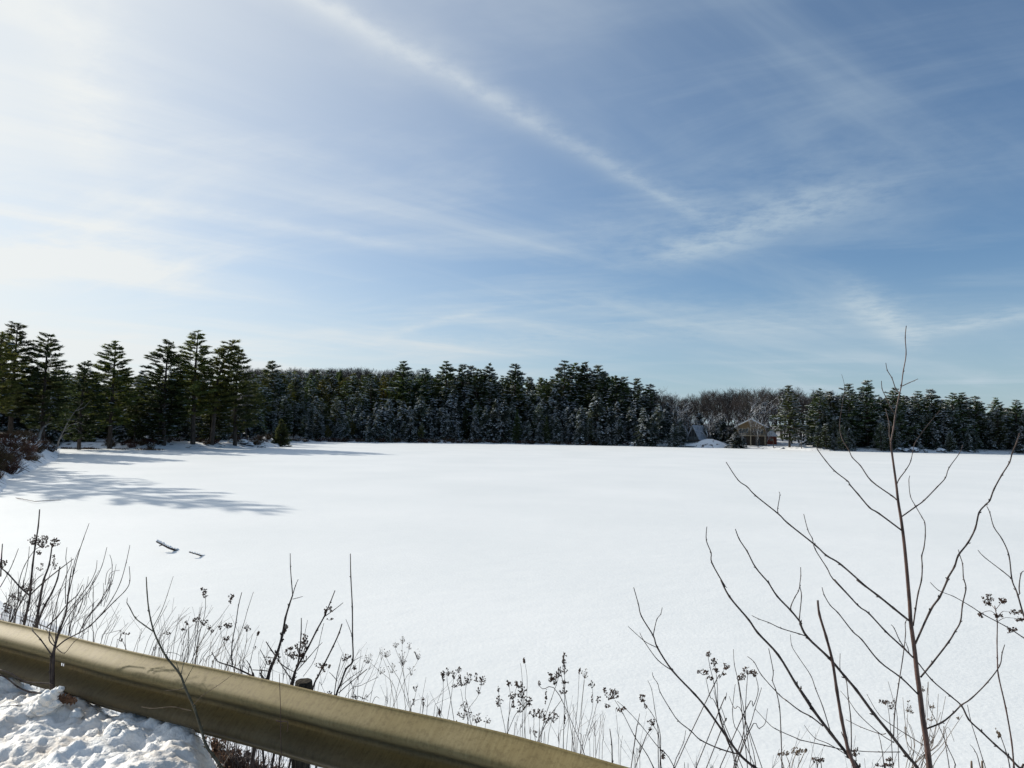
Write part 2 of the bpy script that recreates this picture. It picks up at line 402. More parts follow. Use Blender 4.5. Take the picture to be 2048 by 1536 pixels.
# ------------------------------------------------------------------ guardrail
RAIL = [(7, -2.3), (4.4, -.45), (2.9, .55), (1.6, 1.38), (.386, 2.12), (-.121, 2.40), (-.795, 2.70), (-1.604, 3.06), (-2.609, 3.57), (-4.5, 4.55), (-7.0, 6.3), (-10.5, 9.2)]
RTOP = .65; RH = .27
rail_path = smooth_poly([(x, y, 0) for x, y in RAIL], 14)
def rail_y(x):
    for a, b_ in zip(rail_path[:-1], rail_path[1:]):
        if b_.x <= x <= a.x: return a.y + (b_.y - a.y) * (x - a.x) / (b_.x - a.x)
    return 3
def rail_depth_px(px):
    k = (px - 1024) / F
    best = min(rail_path, key=lambda p: abs(p.x - k * p.y) if p.y > .3 else 9)
    return best.y
def build_rail():
    g = empty('guardrail', (rail_path[70].x, rail_path[70].y, 0), 'long tarnished olive brown corrugated steel guardrail beside the road', 'guardrail')
    hole = at(138, 1330, rail_depth_px(138))
    path = []
    hx = hole.x
    pts = [p for p in rail_path[::-1] if abs(p.x - hx) > .04]
    for a, b_ in zip(pts[:-1], pts[1:]):
        path.append((a.x, a.y))
        if a.x < hx <= b_.x:
            for e in (-.014, .014):
                t = (hx + e - a.x) / (b_.x - a.x); path.append((a.x + (b_.x - a.x) * t, a.y + (b_.y - a.y) * t))
    path.append((pts[-1].x, pts[-1].y))
    tv = list(np.linspace(0, 1, 41)); tv = [t for t in tv if abs(t - .5) > .03]; tv = sorted(tv + [.47, .53])
    vs = []; fs = []; uvs = []
    s = 0; k = len(tv)
    for i, (x, y) in enumerate(path):
        if i: s += math.hypot(x - path[i - 1][0], y - path[i - 1][1])
        x0, y0 = path[max(i - 1, 0)]; x1, y1 = path[min(i + 1, len(path) - 1)]
        tx, ty = x1 - x0, y1 - y0; L_ = math.hypot(tx, ty); nx, ny = ty / L_, -tx / L_      # towards the road
        wav = .006 * math.sin(s * 2.1) + .004 * math.sin(s * 5.3 + 1) + .0015 * noise.noise(Vector((s * 9, 0, 0)))
        for t in tv:
            pz =   .036 * (1 - math.cos(4 * math.pi * t)) + wav
            vs.append((x + nx * pz, y + ny * pz, RTOP - RH * t + .004 * math.sin(s * 1.3))); uvs.append((s, t))
        if i:
            xa = path[i - 1][0]
            for j in range(k - 1):
                if abs(x - xa - .028) < .004 and abs(x - hx) < .03 and abs(tv[j] - .47) < 1e-6: continue
                a = (i - 1) * k + j; fs.append((a, a + 1, a + k + 1, a + k))
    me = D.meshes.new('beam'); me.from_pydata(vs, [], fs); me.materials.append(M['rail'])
    ul = me.uv_layers.new(name='UVMap')
    for l in me.loops: ul.data[l.index].uv = uvs[l.vertex_index]
    me.polygons.foreach_set('use_smooth', [True] * len(fs)); me.update()
    o = link('beam', me, None, g); o.matrix_parent_inverse = g.matrix_world.inverted(); o.location = -Vector(g.location)
    sm = o.modifiers.new('thickness', 'SOLIDIFY'); sm.thickness = .004; sm.offset = 1
    # wooden posts behind the beam
    for px_, r_ in ((607, .037), (-420, .08), (-900, .08)):
        if px_ > 0: Yp = rail_depth_px(px_) + .26; P = at(px_, 1380, Yp); x, y = P.x, P.y
        else: x = -4.3 if px_ > -500 else -7.6; y = rail_y(x) + .12
        pb = MB(); gz = h1(x, y) - .4; top = RTOP + (-.075 if px_ > 0 else .03)
        n = 14; rings = [(gz, 1.05), (0, 1.03), (top - .04, 1.0), (top - .008, .97), (top, .88)]
        for z, sc_ in rings:
            for q in range(n):
                th = 2 * math.pi * q / n; rr_ = r_ * sc_ * (1 + .06 * math.sin(q * 2.7) + random.uniform(-.03, .03))
                pb.v.append((x + rr_ * math.cos(th), y + rr_ * math.sin(th), z))
        for a in range(len(rings) - 1):
            for q in range(n):
                q2 = (q + 1) % n; pb.f.append((a * n + q, a * n + q2, (a + 1) * n + q2, (a + 1) * n + q)); pb.mi.append(0)
        pb.f.append(tuple((len(rings) - 1) * n + q for q in range(n))); pb.mi.append(0)
        pb.build('post', M['post'], g, origin=g.location)
    # another post seen under the beam, right of the leaf litter
    return g
rail = build_rail()

# ------------------------------------------------------------------ plowed snow bank
def fbm(x, y, z, s, o=4):
    return noise.fractal(Vector((x * s, y * s, z)), 1.0, 2.0, o)
def build_bank():
    x0, x1, y0, y1, st = -4.6, -.2, 1.2, 4.8, .012
    nx = int((x1 - x0) / st); ny = int((y1 - y0) / st)
    xs = np.linspace(x0, x1, nx); ys = np.linspace(y0, y1, ny)
    X, Y = np.meshgrid(xs, ys, indexing='ij')
    RY = np.array([rail_y(x) for x in xs])[:, None]
    dr = (RY - Y) * .9                              # + in front of the rail
    Z = np.zeros_like(X)
    for i in range(nx):
        for j in range(ny):
            x, y = X[i, j], Y[i, j]
            if y > RY[i, 0] + 1.0: Z[i, j] = 0; continue
            q = Vector((x, y, 3.1)); msk = noise.noise(q * 1.7)
            wx = .05 * noise.noise(q * 7); wy = .05 * noise.noise(q * 7 + Vector((9, 4, 1)))
            v = .045 * noise.noise(q * 2.3) + .042 * noise.fractal(q * 4.2, .55, 2.1, 7)
            d1 = noise.voronoi(Vector(((x + wx) * 8, (y + wy) * 8, .5)))[0][0]; v += .034 * max(0, .52 - d1) * max(0, min(1, .5 + msk * 2.2))
            d2 = noise.voronoi(Vector(((x + wx) * 19, (y + wy) * 19, 2.5)))[0][0]; v += .028 * max(0, .55 - d2) * max(.15, min(1, .6 - msk * 2))
            d3 = noise.voronoi(Vector(((x + wy) * 44, (y + wx) * 44, 4.5)))[0][0]; v += .010 * max(0, .6 - d3)
            Z[i, j] = v
    # base height: high at the left, falling off to the right and down behind the rail
    u = X + .62 * (Y - 2.9)                         # across
    right = sstep(-u, .86, 1.35)
    back = 1 - sstep(-dr, -.08, .55)
    front = .55 + .45 * sstep(-dr, -1.6, -.3)
    Z = -.1 + right * back * (.50 * front + Z) + (1 - right * back) * Z * .4
    V = np.stack([X, Y, Z], -1).reshape(-1, 3)
    i, j = np.meshgrid(np.arange(nx - 1), np.arange(ny - 1), indexing='ij')
    Fq = np.stack([i * ny + j, (i + 1) * ny + j, (i + 1) * ny + j + 1, i * ny + j + 1], -1).reshape(-1, 4)
    zz = V[:, 2][Fq].max(1); Fq = Fq[zz > -.06]
    me = mesh_np('snow_bank', V, Fq, [M['bank']], smooth=True)
    tag(link('snow_bank', me), 'lumpy ploughed snow bank in front of the guardrail', None, None, 'structure')
    return X, Y, Z
bank = build_bank()
def bank_z(x, y):
    X, Y, Z = bank
    i = int(np.clip((x - X[0, 0]) / (X[-1, 0] - X[0, 0]) * (X.shape[0] - 1), 0, X.shape[0] - 1))
    j = int(np.clip((y - Y[0, 0]) / (Y[0, -1] - Y[0, 0]) * (X.shape[1] - 1), 0, X.shape[1] - 1))
    zb = float(Z[i, j]); return zb if zb > .02 else max(zb, h1(x, y))

# snow chunks and the clump at the sapling base
def chunk_mesh(name, r, seed, squash=.75, sub=3, amp=.42):
    import bmesh
    bm = bmesh.new(); bmesh.ops.create_icosphere(bm, subdivisions=sub, radius=r)
    for v in bm.verts:
        n = noise.fractal(v.co / r * 1.1 + Vector((seed, 0, 0)), 1, 2, 3)
        v.co *= 1 + amp * n; v.co.z *= squash
    me = D.meshes.new(name); bm.to_mesh(me); bm.free(); me.polygons.foreach_set('use_smooth', [True] * len(me.polygons)); me.materials.append(M['bank']); return me
cms = [chunk_mesh('snow_chunk', .05, k * 3.3, .8) for k in range(5)]
spots = [(335, 1500, 1.25), (283, 1500, .85), (200, 1455, .6), (250, 1470, .7), (150, 1480, .55), (95, 1470, .6), (310, 1465, .55), (375, 1520, .7),
         (225, 1520, .9), (60, 1500, .5), (40, 1440, .5), (290, 1440, .45), (180, 1510, .6), (120, 1440, .45), (340, 1450, .4), (390, 1495, .5)]
for i, (px, py, s) in enumerate(spots):
    P = on_plane(px, py, .3)
    if P.y > rail_y(P.x) - .1: continue
    o = link('snow_chunk', cms[i % 5], None, None, (P.x, P.y, bank_z(P.x, P.y) + .008 * s)); o.scale = (s,) * 3; o.rotation_euler = (0, 0, i * 1.3)
    tag(o, 'rounded white lump of snow lying on the ploughed bank', 'snow chunk', 'snow lumps on the ploughed bank')
o = None
P = at(88, 1400, 3.02)
cl = empty('snow_clump', (P.x, P.y, P.z - .02), 'white snow clump heaped round the base of the left sapling', 'snow clump')
for (px, py, r_, sq, sd) in ((84, 1402, .05, .7, 2.), (100, 1388, .045, .8, 5.), (112, 1378, .028, 1.2, 7.), (72, 1412, .05, .6, 11.), (96, 1408, .055, .6, 14.), (122, 1368, .018, .8, 17.), (92, 1384, .03, 1., 19.), (114, 1396, .035, .8, 23.)):
    me = chunk_mesh('snow_lump', r_, sd, sq, 4, .3); q = at(px, py, 3.03); o = link('snow_lump', me, None, cl, q - P); o.scale = (.85, .85, .8)

# ------------------------------------------------------------------ conifers
def conifer(seed, H, Rm, base, nw, droop, up, tuft, dens, snowp, needle, pine=True, flat=0., lean=0.):
    rs = np.random.default_rng(seed); rnd = random.Random(seed)
    tb = MB(); r0 = H * .0125 + .03
    bend = [rnd.uniform(-.012, .012) * H for _ in range(2)]
    def axis(z):
        t = z / H; return Vector((bend[0] * math.sin(t * 3) + lean * H * max(0, t - .5) ** 1.6, bend[1] * math.sin(t * 2.3 + 1), z))
    zs = [H * k / 10 for k in range(11)]; zs[-1] = H * .985
    tb.tube([axis(z) for z in zs], [r0 * (1 - z / H) ** .8 + .015 for z in zs], 7)
    C = []; Dr = []; S = []
    sides = [rnd.uniform(.75, 1.25) for _ in range(8)]
    zt = H * base; step = H * (1 - base) / nw
    gap = rnd.uniform(.3, .7)
    for w in range(nw + 1):
        t = w / nw                                     # 0 bottom of crown, 1 top
        z = zt + (H - zt) * t
        prof = (1 - t) ** (.66 if pine else .8) * (min(1, .45 + t * 2.2) if pine else 1) + .05
        if flat: prof = max(prof, flat * (1 - max(0, (t - .86)) * 6)) if t > .5 else prof
        nb = (rnd.randint(5, 8) if pine else rnd.randint(4, 6)) if t < .9 else 4
        a0 = rnd.uniform(0, 6.28)
        wf = rnd.uniform(.78, 1.12) if pine else rnd.uniform(.88, 1.08)
        for b_ in range(nb):
            if pine and rnd.random() < .1: continue
            az = a0 + b_ * 6.283 / nb + rnd.uniform(-.35, .35)
            L = Rm * prof * wf * sides[int(az / 6.283 * 8) % 8] * rnd.uniform(.7, 1.12)
            L = max(L, .18)
            zz = z + rnd.uniform(-.55, .55) * step
            org = axis(min(zz, H * .985)); dv = Vector((math.cos(az), math.sin(az), 0)); lat = Vector((-dv.y, dv.x, 0))
            def bp(s): return org + dv * (L * s) + Vector((0, 0, L * ((up * (1 + 1.2 * t) + (.5 * max(0, t - .45) if pine else 0)) * s - droop * s * s)))
            tb.tube([bp(0), bp(.5), bp(1)], [.012 + L * .012, .009 + L * .006, .006], 3, cap=False)
            n = max(3, int(L * dens))
            for q in range(n):
                s = rnd.uniform(.16 if not pine else .25, 1.04) ** .8
                wdt = L * (.15 if pine else .26) * (1.08 - s) ** .7 + .05
                lo = rnd.uniform(-1, 1) * wdt
                c = bp(s) + lat * lo + Vector((0, 0, rnd.gauss(0, (.035 + .008 * L) if pine else (.05 + .02 * L)) - abs(lo) * (.12 if not pine else -.06)))
                C.append(c); dd = (dv * rnd.uniform(.4, 1) + lat * (lo / (wdt + .01)) * .8 + Vector((0, 0, rnd.uniform(-.15, .35) if pine else rnd.uniform(-.45, .1)))).normalized()
                Dr.append(dd); S.append(tuft * rnd.uniform(.6, 1.3))
    C = np.array(C); Dr = np.array(Dr); S = np.array(S); n = len(C)
    Vs = []; Fs = []; Mi = []; off = 0
    for k in range(3):
        rdir = Dr + rs.normal(0, .35, (n, 3)); rdir /= np.linalg.norm(rdir, axis=1)[:, None]
        side = np.cross(rdir, rs.normal(0, .5, (n, 3)) + np.array([0, 0, 1.0])); side /= np.linalg.norm(side, axis=1)[:, None] + 1e-9
        cc = C + rs.normal(0, .3, (n, 3)) * S[:, None] * .6
        a = cc - rdir * S[:, None] * .5 - side * S[:, None] * .12; b_ = cc - rdir * S[:, None] * .3 + side * S[:, None] * .15; c_ = cc + rdir * S[:, None] * .62
        Vs.append(np.stack([a, b_, c_], 1).reshape(-1, 3)); Fs.append(np.arange(3 * n).reshape(-1, 3) + off); Mi.append(np.zeros(n, int)); off += 3 * n
    if snowp > 0:
        m_ = (rs.random(n) < snowp); cs = C[m_]; ds = Dr[m_] * np.array([1, 1, .55]); ss = S[m_]; k = len(cs)
        # snow gathers in patches: keep those where a low frequency field is high
        fld = np.sin(cs[:, 0] * 1.9 + seed) + np.sin(cs[:, 2] * 1.3 + cs[:, 1] * 1.7 + seed * 2) + rs.normal(0, .7, k)
        kp = (fld > .2) & (rs.random(k) < .7); cs, ds, ss = cs[kp], ds[kp], ss[kp]; k = len(cs)
        up3 = np.array([0, 0, 1.0]); side = np.cross(ds, up3); side /= np.linalg.norm(side, axis=1)[:, None] + 1e-9
        cs = cs + up3 * (.07 * ss[:, None] + .03)
        w1 = ss[:, None] * rs.uniform(.25, .55, (k, 1)); l1 = ss[:, None] * rs.uniform(.45, 1.0, (k, 1)); dn = up3 * ss[:, None] * .16
        a = cs - ds * l1; b_ = cs + side * w1 - dn; c_ = cs + ds * l1 - dn * .8; d_ = cs - side * w1 - dn; top = cs + up3 * ss[:, None] * .08
        for tri in ((a, b_, top), (b_, c_, top), (c_, d_, top), (d_, a, top)):
            Vs.append(np.stack(tri, 1).reshape(-1, 3)); Fs.append(np.arange(3 * k).reshape(-1, 3) + off); Mi.append(np.ones(k, int)); off += 3 * k
    me = mesh_np('crown', np.concatenate(Vs), np.concatenate(Fs), [M[needle], M['treesnow']], np.concatenate(Mi))
    tm = D.meshes.new('trunk'); tm.from_pydata(tb.v, [], tb.f); tm.materials.append(M['bark']); tm.update()
    return H, tm, me

PINES = [conifer(101 + k, 20, [4.4, 4.2, 4.8, 3.8][k], [.2, .26, .16, .3][k], 23 + k, -.10, .04, .46, 21, .05, 'needles_olive' if k % 2 else 'needles', True, [.0, .16, .0, .26][k], [0, .0, .0, .35][k]) for k in range(4)]
PINES_S = [conifer(201 + k, 18, [4.3, 4.6, 4.0][k], [.08, .14, .1][k], 24, .02, .08, .48, 24, .8, 'needles', True, [.0, .14, .0][k]) for k in range(3)]
HEMS = [conifer(301 + k, 13, [3.9, 4.3, 3.6, 4.1][k], .03, 22, .42, .12, .46, 32, .6, 'needles_blue', False) for k in range(4)]
SPRUCE = [conifer(401 + k, 13, [2.2, 2.5][k], .05, 22, .3, .1, .5, 30, .05, 'needles', False) for k in range(2)]
OPENP = [conifer(521 + k, 18, 4.4, [.5, .42][k], 13, -.1, .05, .42, 13, .02, 'needles', True, .2) for k in range(2)]
BUSHY = [conifer(501, 5, 1.9, .02, 13, .1, .35, .42, 34, .03, 'needles', False)]

# ------------------------------------------------------------------ bare broadleaf trees
def broadleaf(seed, H, spread, snow, bark, fine=3, low=.3):
    rnd = random.Random(seed); tb = MB(); cb = MB()
    def grow(p, d, L, r, lvl, mbx):
        n = 4 if lvl < 2 else 3
        pts = [p]; dd = d.copy()
        for k in range(n):
            dd = (dd + Vector((rnd.gauss(0, .13), rnd.gauss(0, .13), rnd.gauss(.06, .08)))).normalized()
            pts.append(pts[-1] + dd * L / n)
        rad = [r * (1 - .6 * k / n) for k in range(n + 1)]
        mbx.tube(pts, rad, 6 if lvl == 0 else (4 if lvl < 2 else 3), 0, cap=False)
        if snow and lvl > 0 and lvl < 4 and rnd.random() < snow:
            for a, b_, ra, rb in zip(pts[:-1], pts[1:], rad[:-1], rad[1:]):
                s_ = (b_ - a).cross(Vector((0, 0, 1)))
                if s_.length < 1e-4: continue
                s_ = s_.normalized(); ua = Vector((0, 0, ra * 1.0 + .012)); ub = Vector((0, 0, rb + .012)); w = .9
                mbx.quad(a + ua - s_ * ra * w, b_ + ub - s_ * rb * w, b_ + ub * 1.7, a + ua * 1.7, 1)
                mbx.quad(a + ua + s_ * ra * w, b_ + ub + s_ * rb * w, b_ + ub * 1.7, a + ua * 1.7, 1)
        if lvl >= fine + 1: return
        nk = [7, 6, 6, 5, 3][lvl]
        for k in range(nk):
            t = rnd.uniform(low if lvl == 0 else .2, 1.0); i = min(int(t * n), n - 1); q = pts[i].lerp(pts[i + 1], t * n - i)
            ax = (pts[i + 1] - pts[i]).normalized()
            o_ = ax.orthogonal().normalized(); o_.rotate(Matrix.Rotation(rnd.uniform(0, 6.28), 3, ax))
            ang = rnd.uniform(.4, .9) * spread
            nd = (ax * math.cos(ang) + o_ * math.sin(ang) + Vector((0, 0, .18))).normalized()
            grow(q, nd, L * rnd.uniform(.42, .66) * (1.1 - .35 * t), max(r * (.52 - .15 * t), .011), lvl + 1, cb)
    grow(Vector((0, 0, -.2)), Vector((rnd.uniform(-.06, .06), rnd.uniform(-.06, .06), 1)).normalized(), H * .82, H * .014 + .03, 0, tb)
    mats = [M[bark], M['treesnow']]
    def mk(name, b_):
        me = D.meshes.new(name); me.from_pydata(b_.v, [], b_.f)
        for m in mats: me.materials.append(m)
        me.polygons.foreach_set('material_index', b_.mi); me.update(); return me
    return sorted(v[2] for v in cb.v)[-len(cb.v) // 400 or -1], mk('trunk', tb), mk('crown', cb)
BROAD = [broadleaf(601 + k, 15, [.9, 1.05, .8, 1.0][k], [0, .1, 0, .18][k], 'bark_grey') for k in range(4)]
SNOWY = [broadleaf(651 + k, 10, 1.1, .75, 'bark_grey', 2, .15) for k in range(2)]
SHRUBM = []
def shrub_proto(seed, H, n, snow):
    rnd = random.Random(seed); cb = MB()
    for k in range(n):
        a = rnd.uniform(0, 6.28); rr_ = rnd.uniform(0, .35) * H
        p = Vector((math.cos(a) * rr_, math.sin(a) * rr_, -.05)); d = Vector((math.cos(a) * .45, math.sin(a) * .45, 1)).normalized(); L = H * rnd.uniform(.5, 1)
        pts = [p]
        for q in range(4):
            d = (d + Vector((rnd.gauss(0, .18), rnd.gauss(0, .18), 0))).normalized(); pts.append(pts[-1] + d * L / 4)
        cb.tube(pts, [.022, .018, .014, .01, .006], 3, 0, cap=False)
        for q in range(6):
            i = rnd.randint(1, 3); c = pts[i]; dd = (pts[i + 1] - pts[i]).normalized() + Vector((rnd.gauss(0, .5), rnd.gauss(0, .5), .1))
            e = c + dd.normalized() * L * .35; cb.tube([c, e], [.01, .005], 3, 0, cap=False)
            if rnd.random() < snow:
                s_ = Vector((rnd.uniform(-1, 1), rnd.uniform(-1, 1), 0)).normalized() * .05
                cb.tri(e - s_, e + s_, c + Vector((0, 0, .05)), 1); cb.tri(e - s_ + Vector((0, 0, .03)), e + s_, e + Vector((.1, 0, .07)), 1)
    me = D.meshes.new('shrub'); me.from_pydata(cb.v, [], cb.f)
    me.materials.append(M['brush']); me.materials.append(M['treesnow']); me.polygons.foreach_set('material_index', cb.mi); me.update(); return me
SHRUBS = [shrub_proto(701, 1.4, 60, .0), shrub_proto(702, 1.2, 60, .16), shrub_proto(703, 1.6, 70, .02)]

def tree(proto, x, y, h, label, name, cat, group, wid=1.0, sink=.25, rz=None):
    H, tm, cm = proto
    z = h1(x, y) - sink
    e = empty(name, (x, y, z), label, cat, group)
    s = h / H; e.scale = (s * wid, s * wid, s); e.rotation_euler = (0, 0, random.uniform(0, 6.28) if rz is None else rz)
    a = link('trunk', tm, None, e); b_ = link('crown', cm, None, e)
    return e
def tree_px(proto, px, top, Y, label, name, cat, group, wid=1.0, rz=None):
    P = at(px, top, Y); g = h1(P.x, P.y); return tree(proto, P.x, P.y, P.z - g + .25, label, name, cat, group, wid, .25, rz)

# --- left grove: the tall pines one can pick out
G1 = 'tall pines of the left grove'
left = [(4, 662, 84, 1, 'tall dark pine cut by the left edge of the view'), (36, 645, 92, 0, 'broad pointed pine, tallest near the left edge'),
        (98, 667, 93, 2, 'open pine with long lower limbs reaching right, second from the left edge'),
        (170, 722, 106, 0, 'short dense pine with a rounded top in the dip of the left grove'),
        (232, 680, 112, 1, 'wide flat topped pine standing alone above the left grove'), (338, 682, 118, 2, 'bushy pointed pine left of the tallest pine pair'),
        (397, 659, 122, 1, 'tallest ragged pine of the left grove'), (432, 677, 124, 3, 'pine whose top leans right beside the tallest pine'),
        (478, 697, 128, 2, 'thin sparse topped pine at the right end of the left grove')]
for px, top, Y, k, lb in left:
    tree_px(PINES[k], px, top, Y, lb, 'pine_tree', 'pine tree', G1, 1.45, rz=(0.2 if k == 3 else None))
G2 = 'pines filling the left grove'
cnt = 0
pts = []
tries = 0
while len(pts) < 120 and tries < 6000:
    tries += 1
    px = random.uniform(-50, 530) if len(pts) > 22 else random.uniform(-50, 115)
    Y = random.uniform(88, 150) if random.random() < .7 else random.uniform(150, 200); P = at(px, 850, Y)
    dl = float(seg_dist(np.array([P.x]), np.array([P.y]), LAKEPOLY, True)[0]); ins = bool(inside(np.array([P.x]), np.array([P.y]), LAKEPOLY)[0])
    rc = float(seg_dist(np.array([P.x]), np.array([P.y]), ROADC, False)[0])
    if ins or dl < 1.5 or (rc < 7) or (px > 448 and Y < 146): continue
    if any(math.hypot(P.x - a, P.y - b_) < 2.6 for a, b_, _, _ in pts): continue
    pts.append((P.x, P.y, px, Y))
for i, (x, y, px, Y) in enumerate(pts):
    top = random.uniform(735, 790); P = at(px, top, Y); h = max(5, P.z - h1(x, y) + .25)
    if i % 3 == 0:
        tree(HEMS[i % 4] if Y > 145 or i % 4 == 1 else SPRUCE[i % 2], x, y, h * .8, 'dark spruce filling the lower part of the left grove', 'spruce_tree', 'spruce', 'spruces in the left grove', 1.1)
    elif i % 5 == 1:
        tree(BROAD[i % 4], x, y, h * .85, 'bare grey tree among the pines of the left grove', 'bare_tree', 'bare tree', 'bare trees in the left grove')
    else:
        tree(PINES[i % 3] if i % 4 == 0 else PINES_S[i % 3], x, y, h, 'mid height dark pine filling the left grove', 'pine_tree', 'pine tree', G2, 1.3)
# pines just past the left edge of the view, whose shadows reach over the ice
for i_, (x, y, h) in enumerate(((-50.5, 57, 21.7), (-57.5, 66, 18), (-56, 55.5, 16), (-51.5, 48.2, 14), (-63.5, 72, 15.5), (-61, 62.5, 19.5), (-70, 81, 14))):
    tree(OPENP[i_ % 2], x, y, h, 'open crowned pine beyond the road at the far left', 'pine_tree', 'pine tree', 'roadside pines at the far left', .82 if i_ == 0 else 1.0)
for i in range(16):
    px = -60 + i * 11.5; Y = 128 + random.uniform(-8, 14); P = at(px, 800, Y)
    tree(HEMS[i % 4], P.x, P.y, random.uniform(9, 12), 'dark hemlock closing the view behind the left road bank', 'hemlock_tree', 'hemlock', 'hemlocks behind the left road bank', 1.5)

# --- far shore woods
SKX = [480, 560, 640, 700, 760, 810, 900, 1000, 1100, 1200, 1240, 1290, 1340, 1390, 1640, 1700, 1760, 1850, 1920, 2000, 2100]
SKY_ = [742, 741, 740, 741, 745, 746, 748, 750, 752, 745, 758, 776, 795, 812, 790, 782, 785, 790, 800, 808, 815]
tops = [(545, 722, 205, 1), (808, 722, 222, 0), (851, 736, 224, 2), (893, 722, 224, 0), (925, 729, 226, 1), (943, 731, 228, 2), (980, 727, 226, 0), (955, 738, 223, 1), (1031, 727, 226, 2),
        (1129, 721, 222, 0), (1152, 726, 224, 1), (1171, 724, 223, 0), (1196, 731, 220, 1), (1208, 742, 219, 2), (1232, 751, 214, 0), (1247, 753, 214, 2), (1274, 757, 212, 1), (1300, 768, 211, 2)]
desc = ['snow flecked', 'ragged', 'pointed', 'narrow', 'broad']
names_ = ['lone pine rising above the wood just right of the left grove', 'layered pine standing clear of the skyline, tallest left of the wood centre', 'small crowned pine between two taller skyline pines',
          'narrow spired pine on the skyline above the middle of the wood', 'left pine of a close pair on the skyline', 'right pine of a close pair on the skyline', 'rounded bushy pine on the skyline right of the close pair',
          'low topped pine tucked before the rounded skyline pine', 'wide layered pine alone on the skyline at centre', 'first and widest of four tall pines right of centre', 'second of four tall pines right of centre',
          'third of four tall pines right of centre', 'thick topped fourth of four tall pines right of centre', 'side pine leaning off the thick topped pine', 'first pine where the skyline starts to fall right',
          'second pine where the skyline starts to fall right', 'rounded pine midway down the falling skyline', 'last pine before the bare trees right of the wood']
for (px, top, Y, k), lb in zip(tops, names_):
    tree_px((PINES_S + PINES)[k], px, top, Y, lb, 'pine_tree', 'pine tree', 'skyline pines of the far wood', 1.3)

def shore_y(px):
    lo, hi = 130.0, 230.0
    k = (px - 1024) / F
    best = 200
    for Y in np.arange(150, 215, .5):
        if not bool(inside(np.array([k * Y]), np.array([Y]), LAKEPOLY)[0]) and Y > 160: best = Y; break
    return best
rows = [(1.5, 8.6, 26, 848, 16), (4.5, 8, 24, 828, 16), (9, 9, 22, 808, 15), (15, 10, 22, 790, 13), (23, 10, 22, 772, 11), (33, 12, 24, 752, 8), (42, 9, 26, 745, 7), (50, 9, 26, 742, 6)]
for ri, (off, dpx, jit, base_top, var) in enumerate(rows):
    px = 505 + random.uniform(0, 12)
    while px < 1345:
        pxx = px + random.uniform(-5, 5); px += dpx * random.uniform(1.9, 2.9)
        Y = shore_y(pxx) + off + random.uniform(-1.2, 2.5) + (2 if ri > 2 else 0)
        sk = float(np.interp(pxx, SKX, SKY_))
        if pxx > 1300 and ri < 2: continue
        if 1335 < pxx: continue
        if 925 < pxx < 950 and ri < 2: continue
        top = max(sk + random.uniform(-2, 10), base_top + random.gauss(0, var))
        if pxx > 1250: top = max(top, sk + random.uniform(0, 25))
        P = at(pxx, top, Y)
        g = h1(P.x, P.y); h = P.z - g + .25
        if h < 4: continue
        rowtxt = ['at the water line', 'just behind the water line', 'in the lower wood', 'half way up the wood', 'in the upper wood', 'near the skyline', 'on the skyline', 'at the back of the skyline'][ri]
        side = 'left' if pxx < 780 else ('middle' if pxx < 1060 else 'right')
        if ri < 4 and random.random() < (.35 if pxx < 720 else .78):
            tree(random.choice(HEMS), P.x, P.y, min(h, 17), f'snow laden dark hemlock {rowtxt}, {side} of the far shore', 'hemlock_tree', 'hemlock', 'snowy hemlocks on the far shore', 1.15)
        elif random.random() < .12:
            tree(random.choice(SPRUCE), P.x, P.y, h, f'dark narrow spruce {rowtxt}, {side} of the far shore', 'spruce_tree', 'spruce', 'dark spruces on the far shore', 1.0)
        else:
            tree(random.choice(PINES_S if random.random() < .8 else PINES), P.x, P.y, h, f'snow flecked green pine {rowtxt}, {side} of the far shore', 'pine_tree', 'pine tree', 'pines of the far shore wood', 1.15)
# bare ridge behind the left of the wood
for i in range(120):
    px = 480 + i * 3.0 + random.uniform(-4, 4); Y = random.uniform(285, 345); top = random.uniform(734, 742) + (4 if px > 740 else 0)
    tree_px(BROAD[i % 4], px, top, Y, 'distant bare grey tree on the ridge behind the wood', 'bare_tree', 'bare tree', 'bare trees along the far ridge', 1.2)
# bare trees behind the lodge
for i in range(104):
    px = 1312 + i * 3.5 + random.uniform(-5, 5); Y = random.uniform(204, 250)
    top = float(np.interp(px, [1280, 1340, 1385, 1410, 1440, 1500, 1560, 1650, 1700], [770, 780, 796, 786, 774, 778, 776, 778, 788])) + random.uniform(-2, 14)
    tree_px(BROAD[i % 4], px, top, Y, 'bare brown grey broadleaf tree in the stand behind the lodge', 'bare_tree', 'bare tree', 'bare trees behind the lodge', 1.15)
for (px, top, Y, lb) in ((1492, 795, 199, 'pale snowy limbed bare tree rising behind the lodge roof'), (1515, 790, 201, 'snowy limbed bare tree just right of the lodge ridge'),
                         (1415, 822, 196, 'crooked snowy bare tree right of the steep gabled cabin'), (1380, 815, 198, 'snow outlined bare tree above the steep gabled cabin'),
                         (1345, 800, 201, 'snow outlined bare tree left of the steep gabled cabin')):
    tree_px(SNOWY[int(px) % 2], px, top, Y, lb, 'bare_tree', 'bare tree', 'snowy bare trees by the cabins', 1.2)
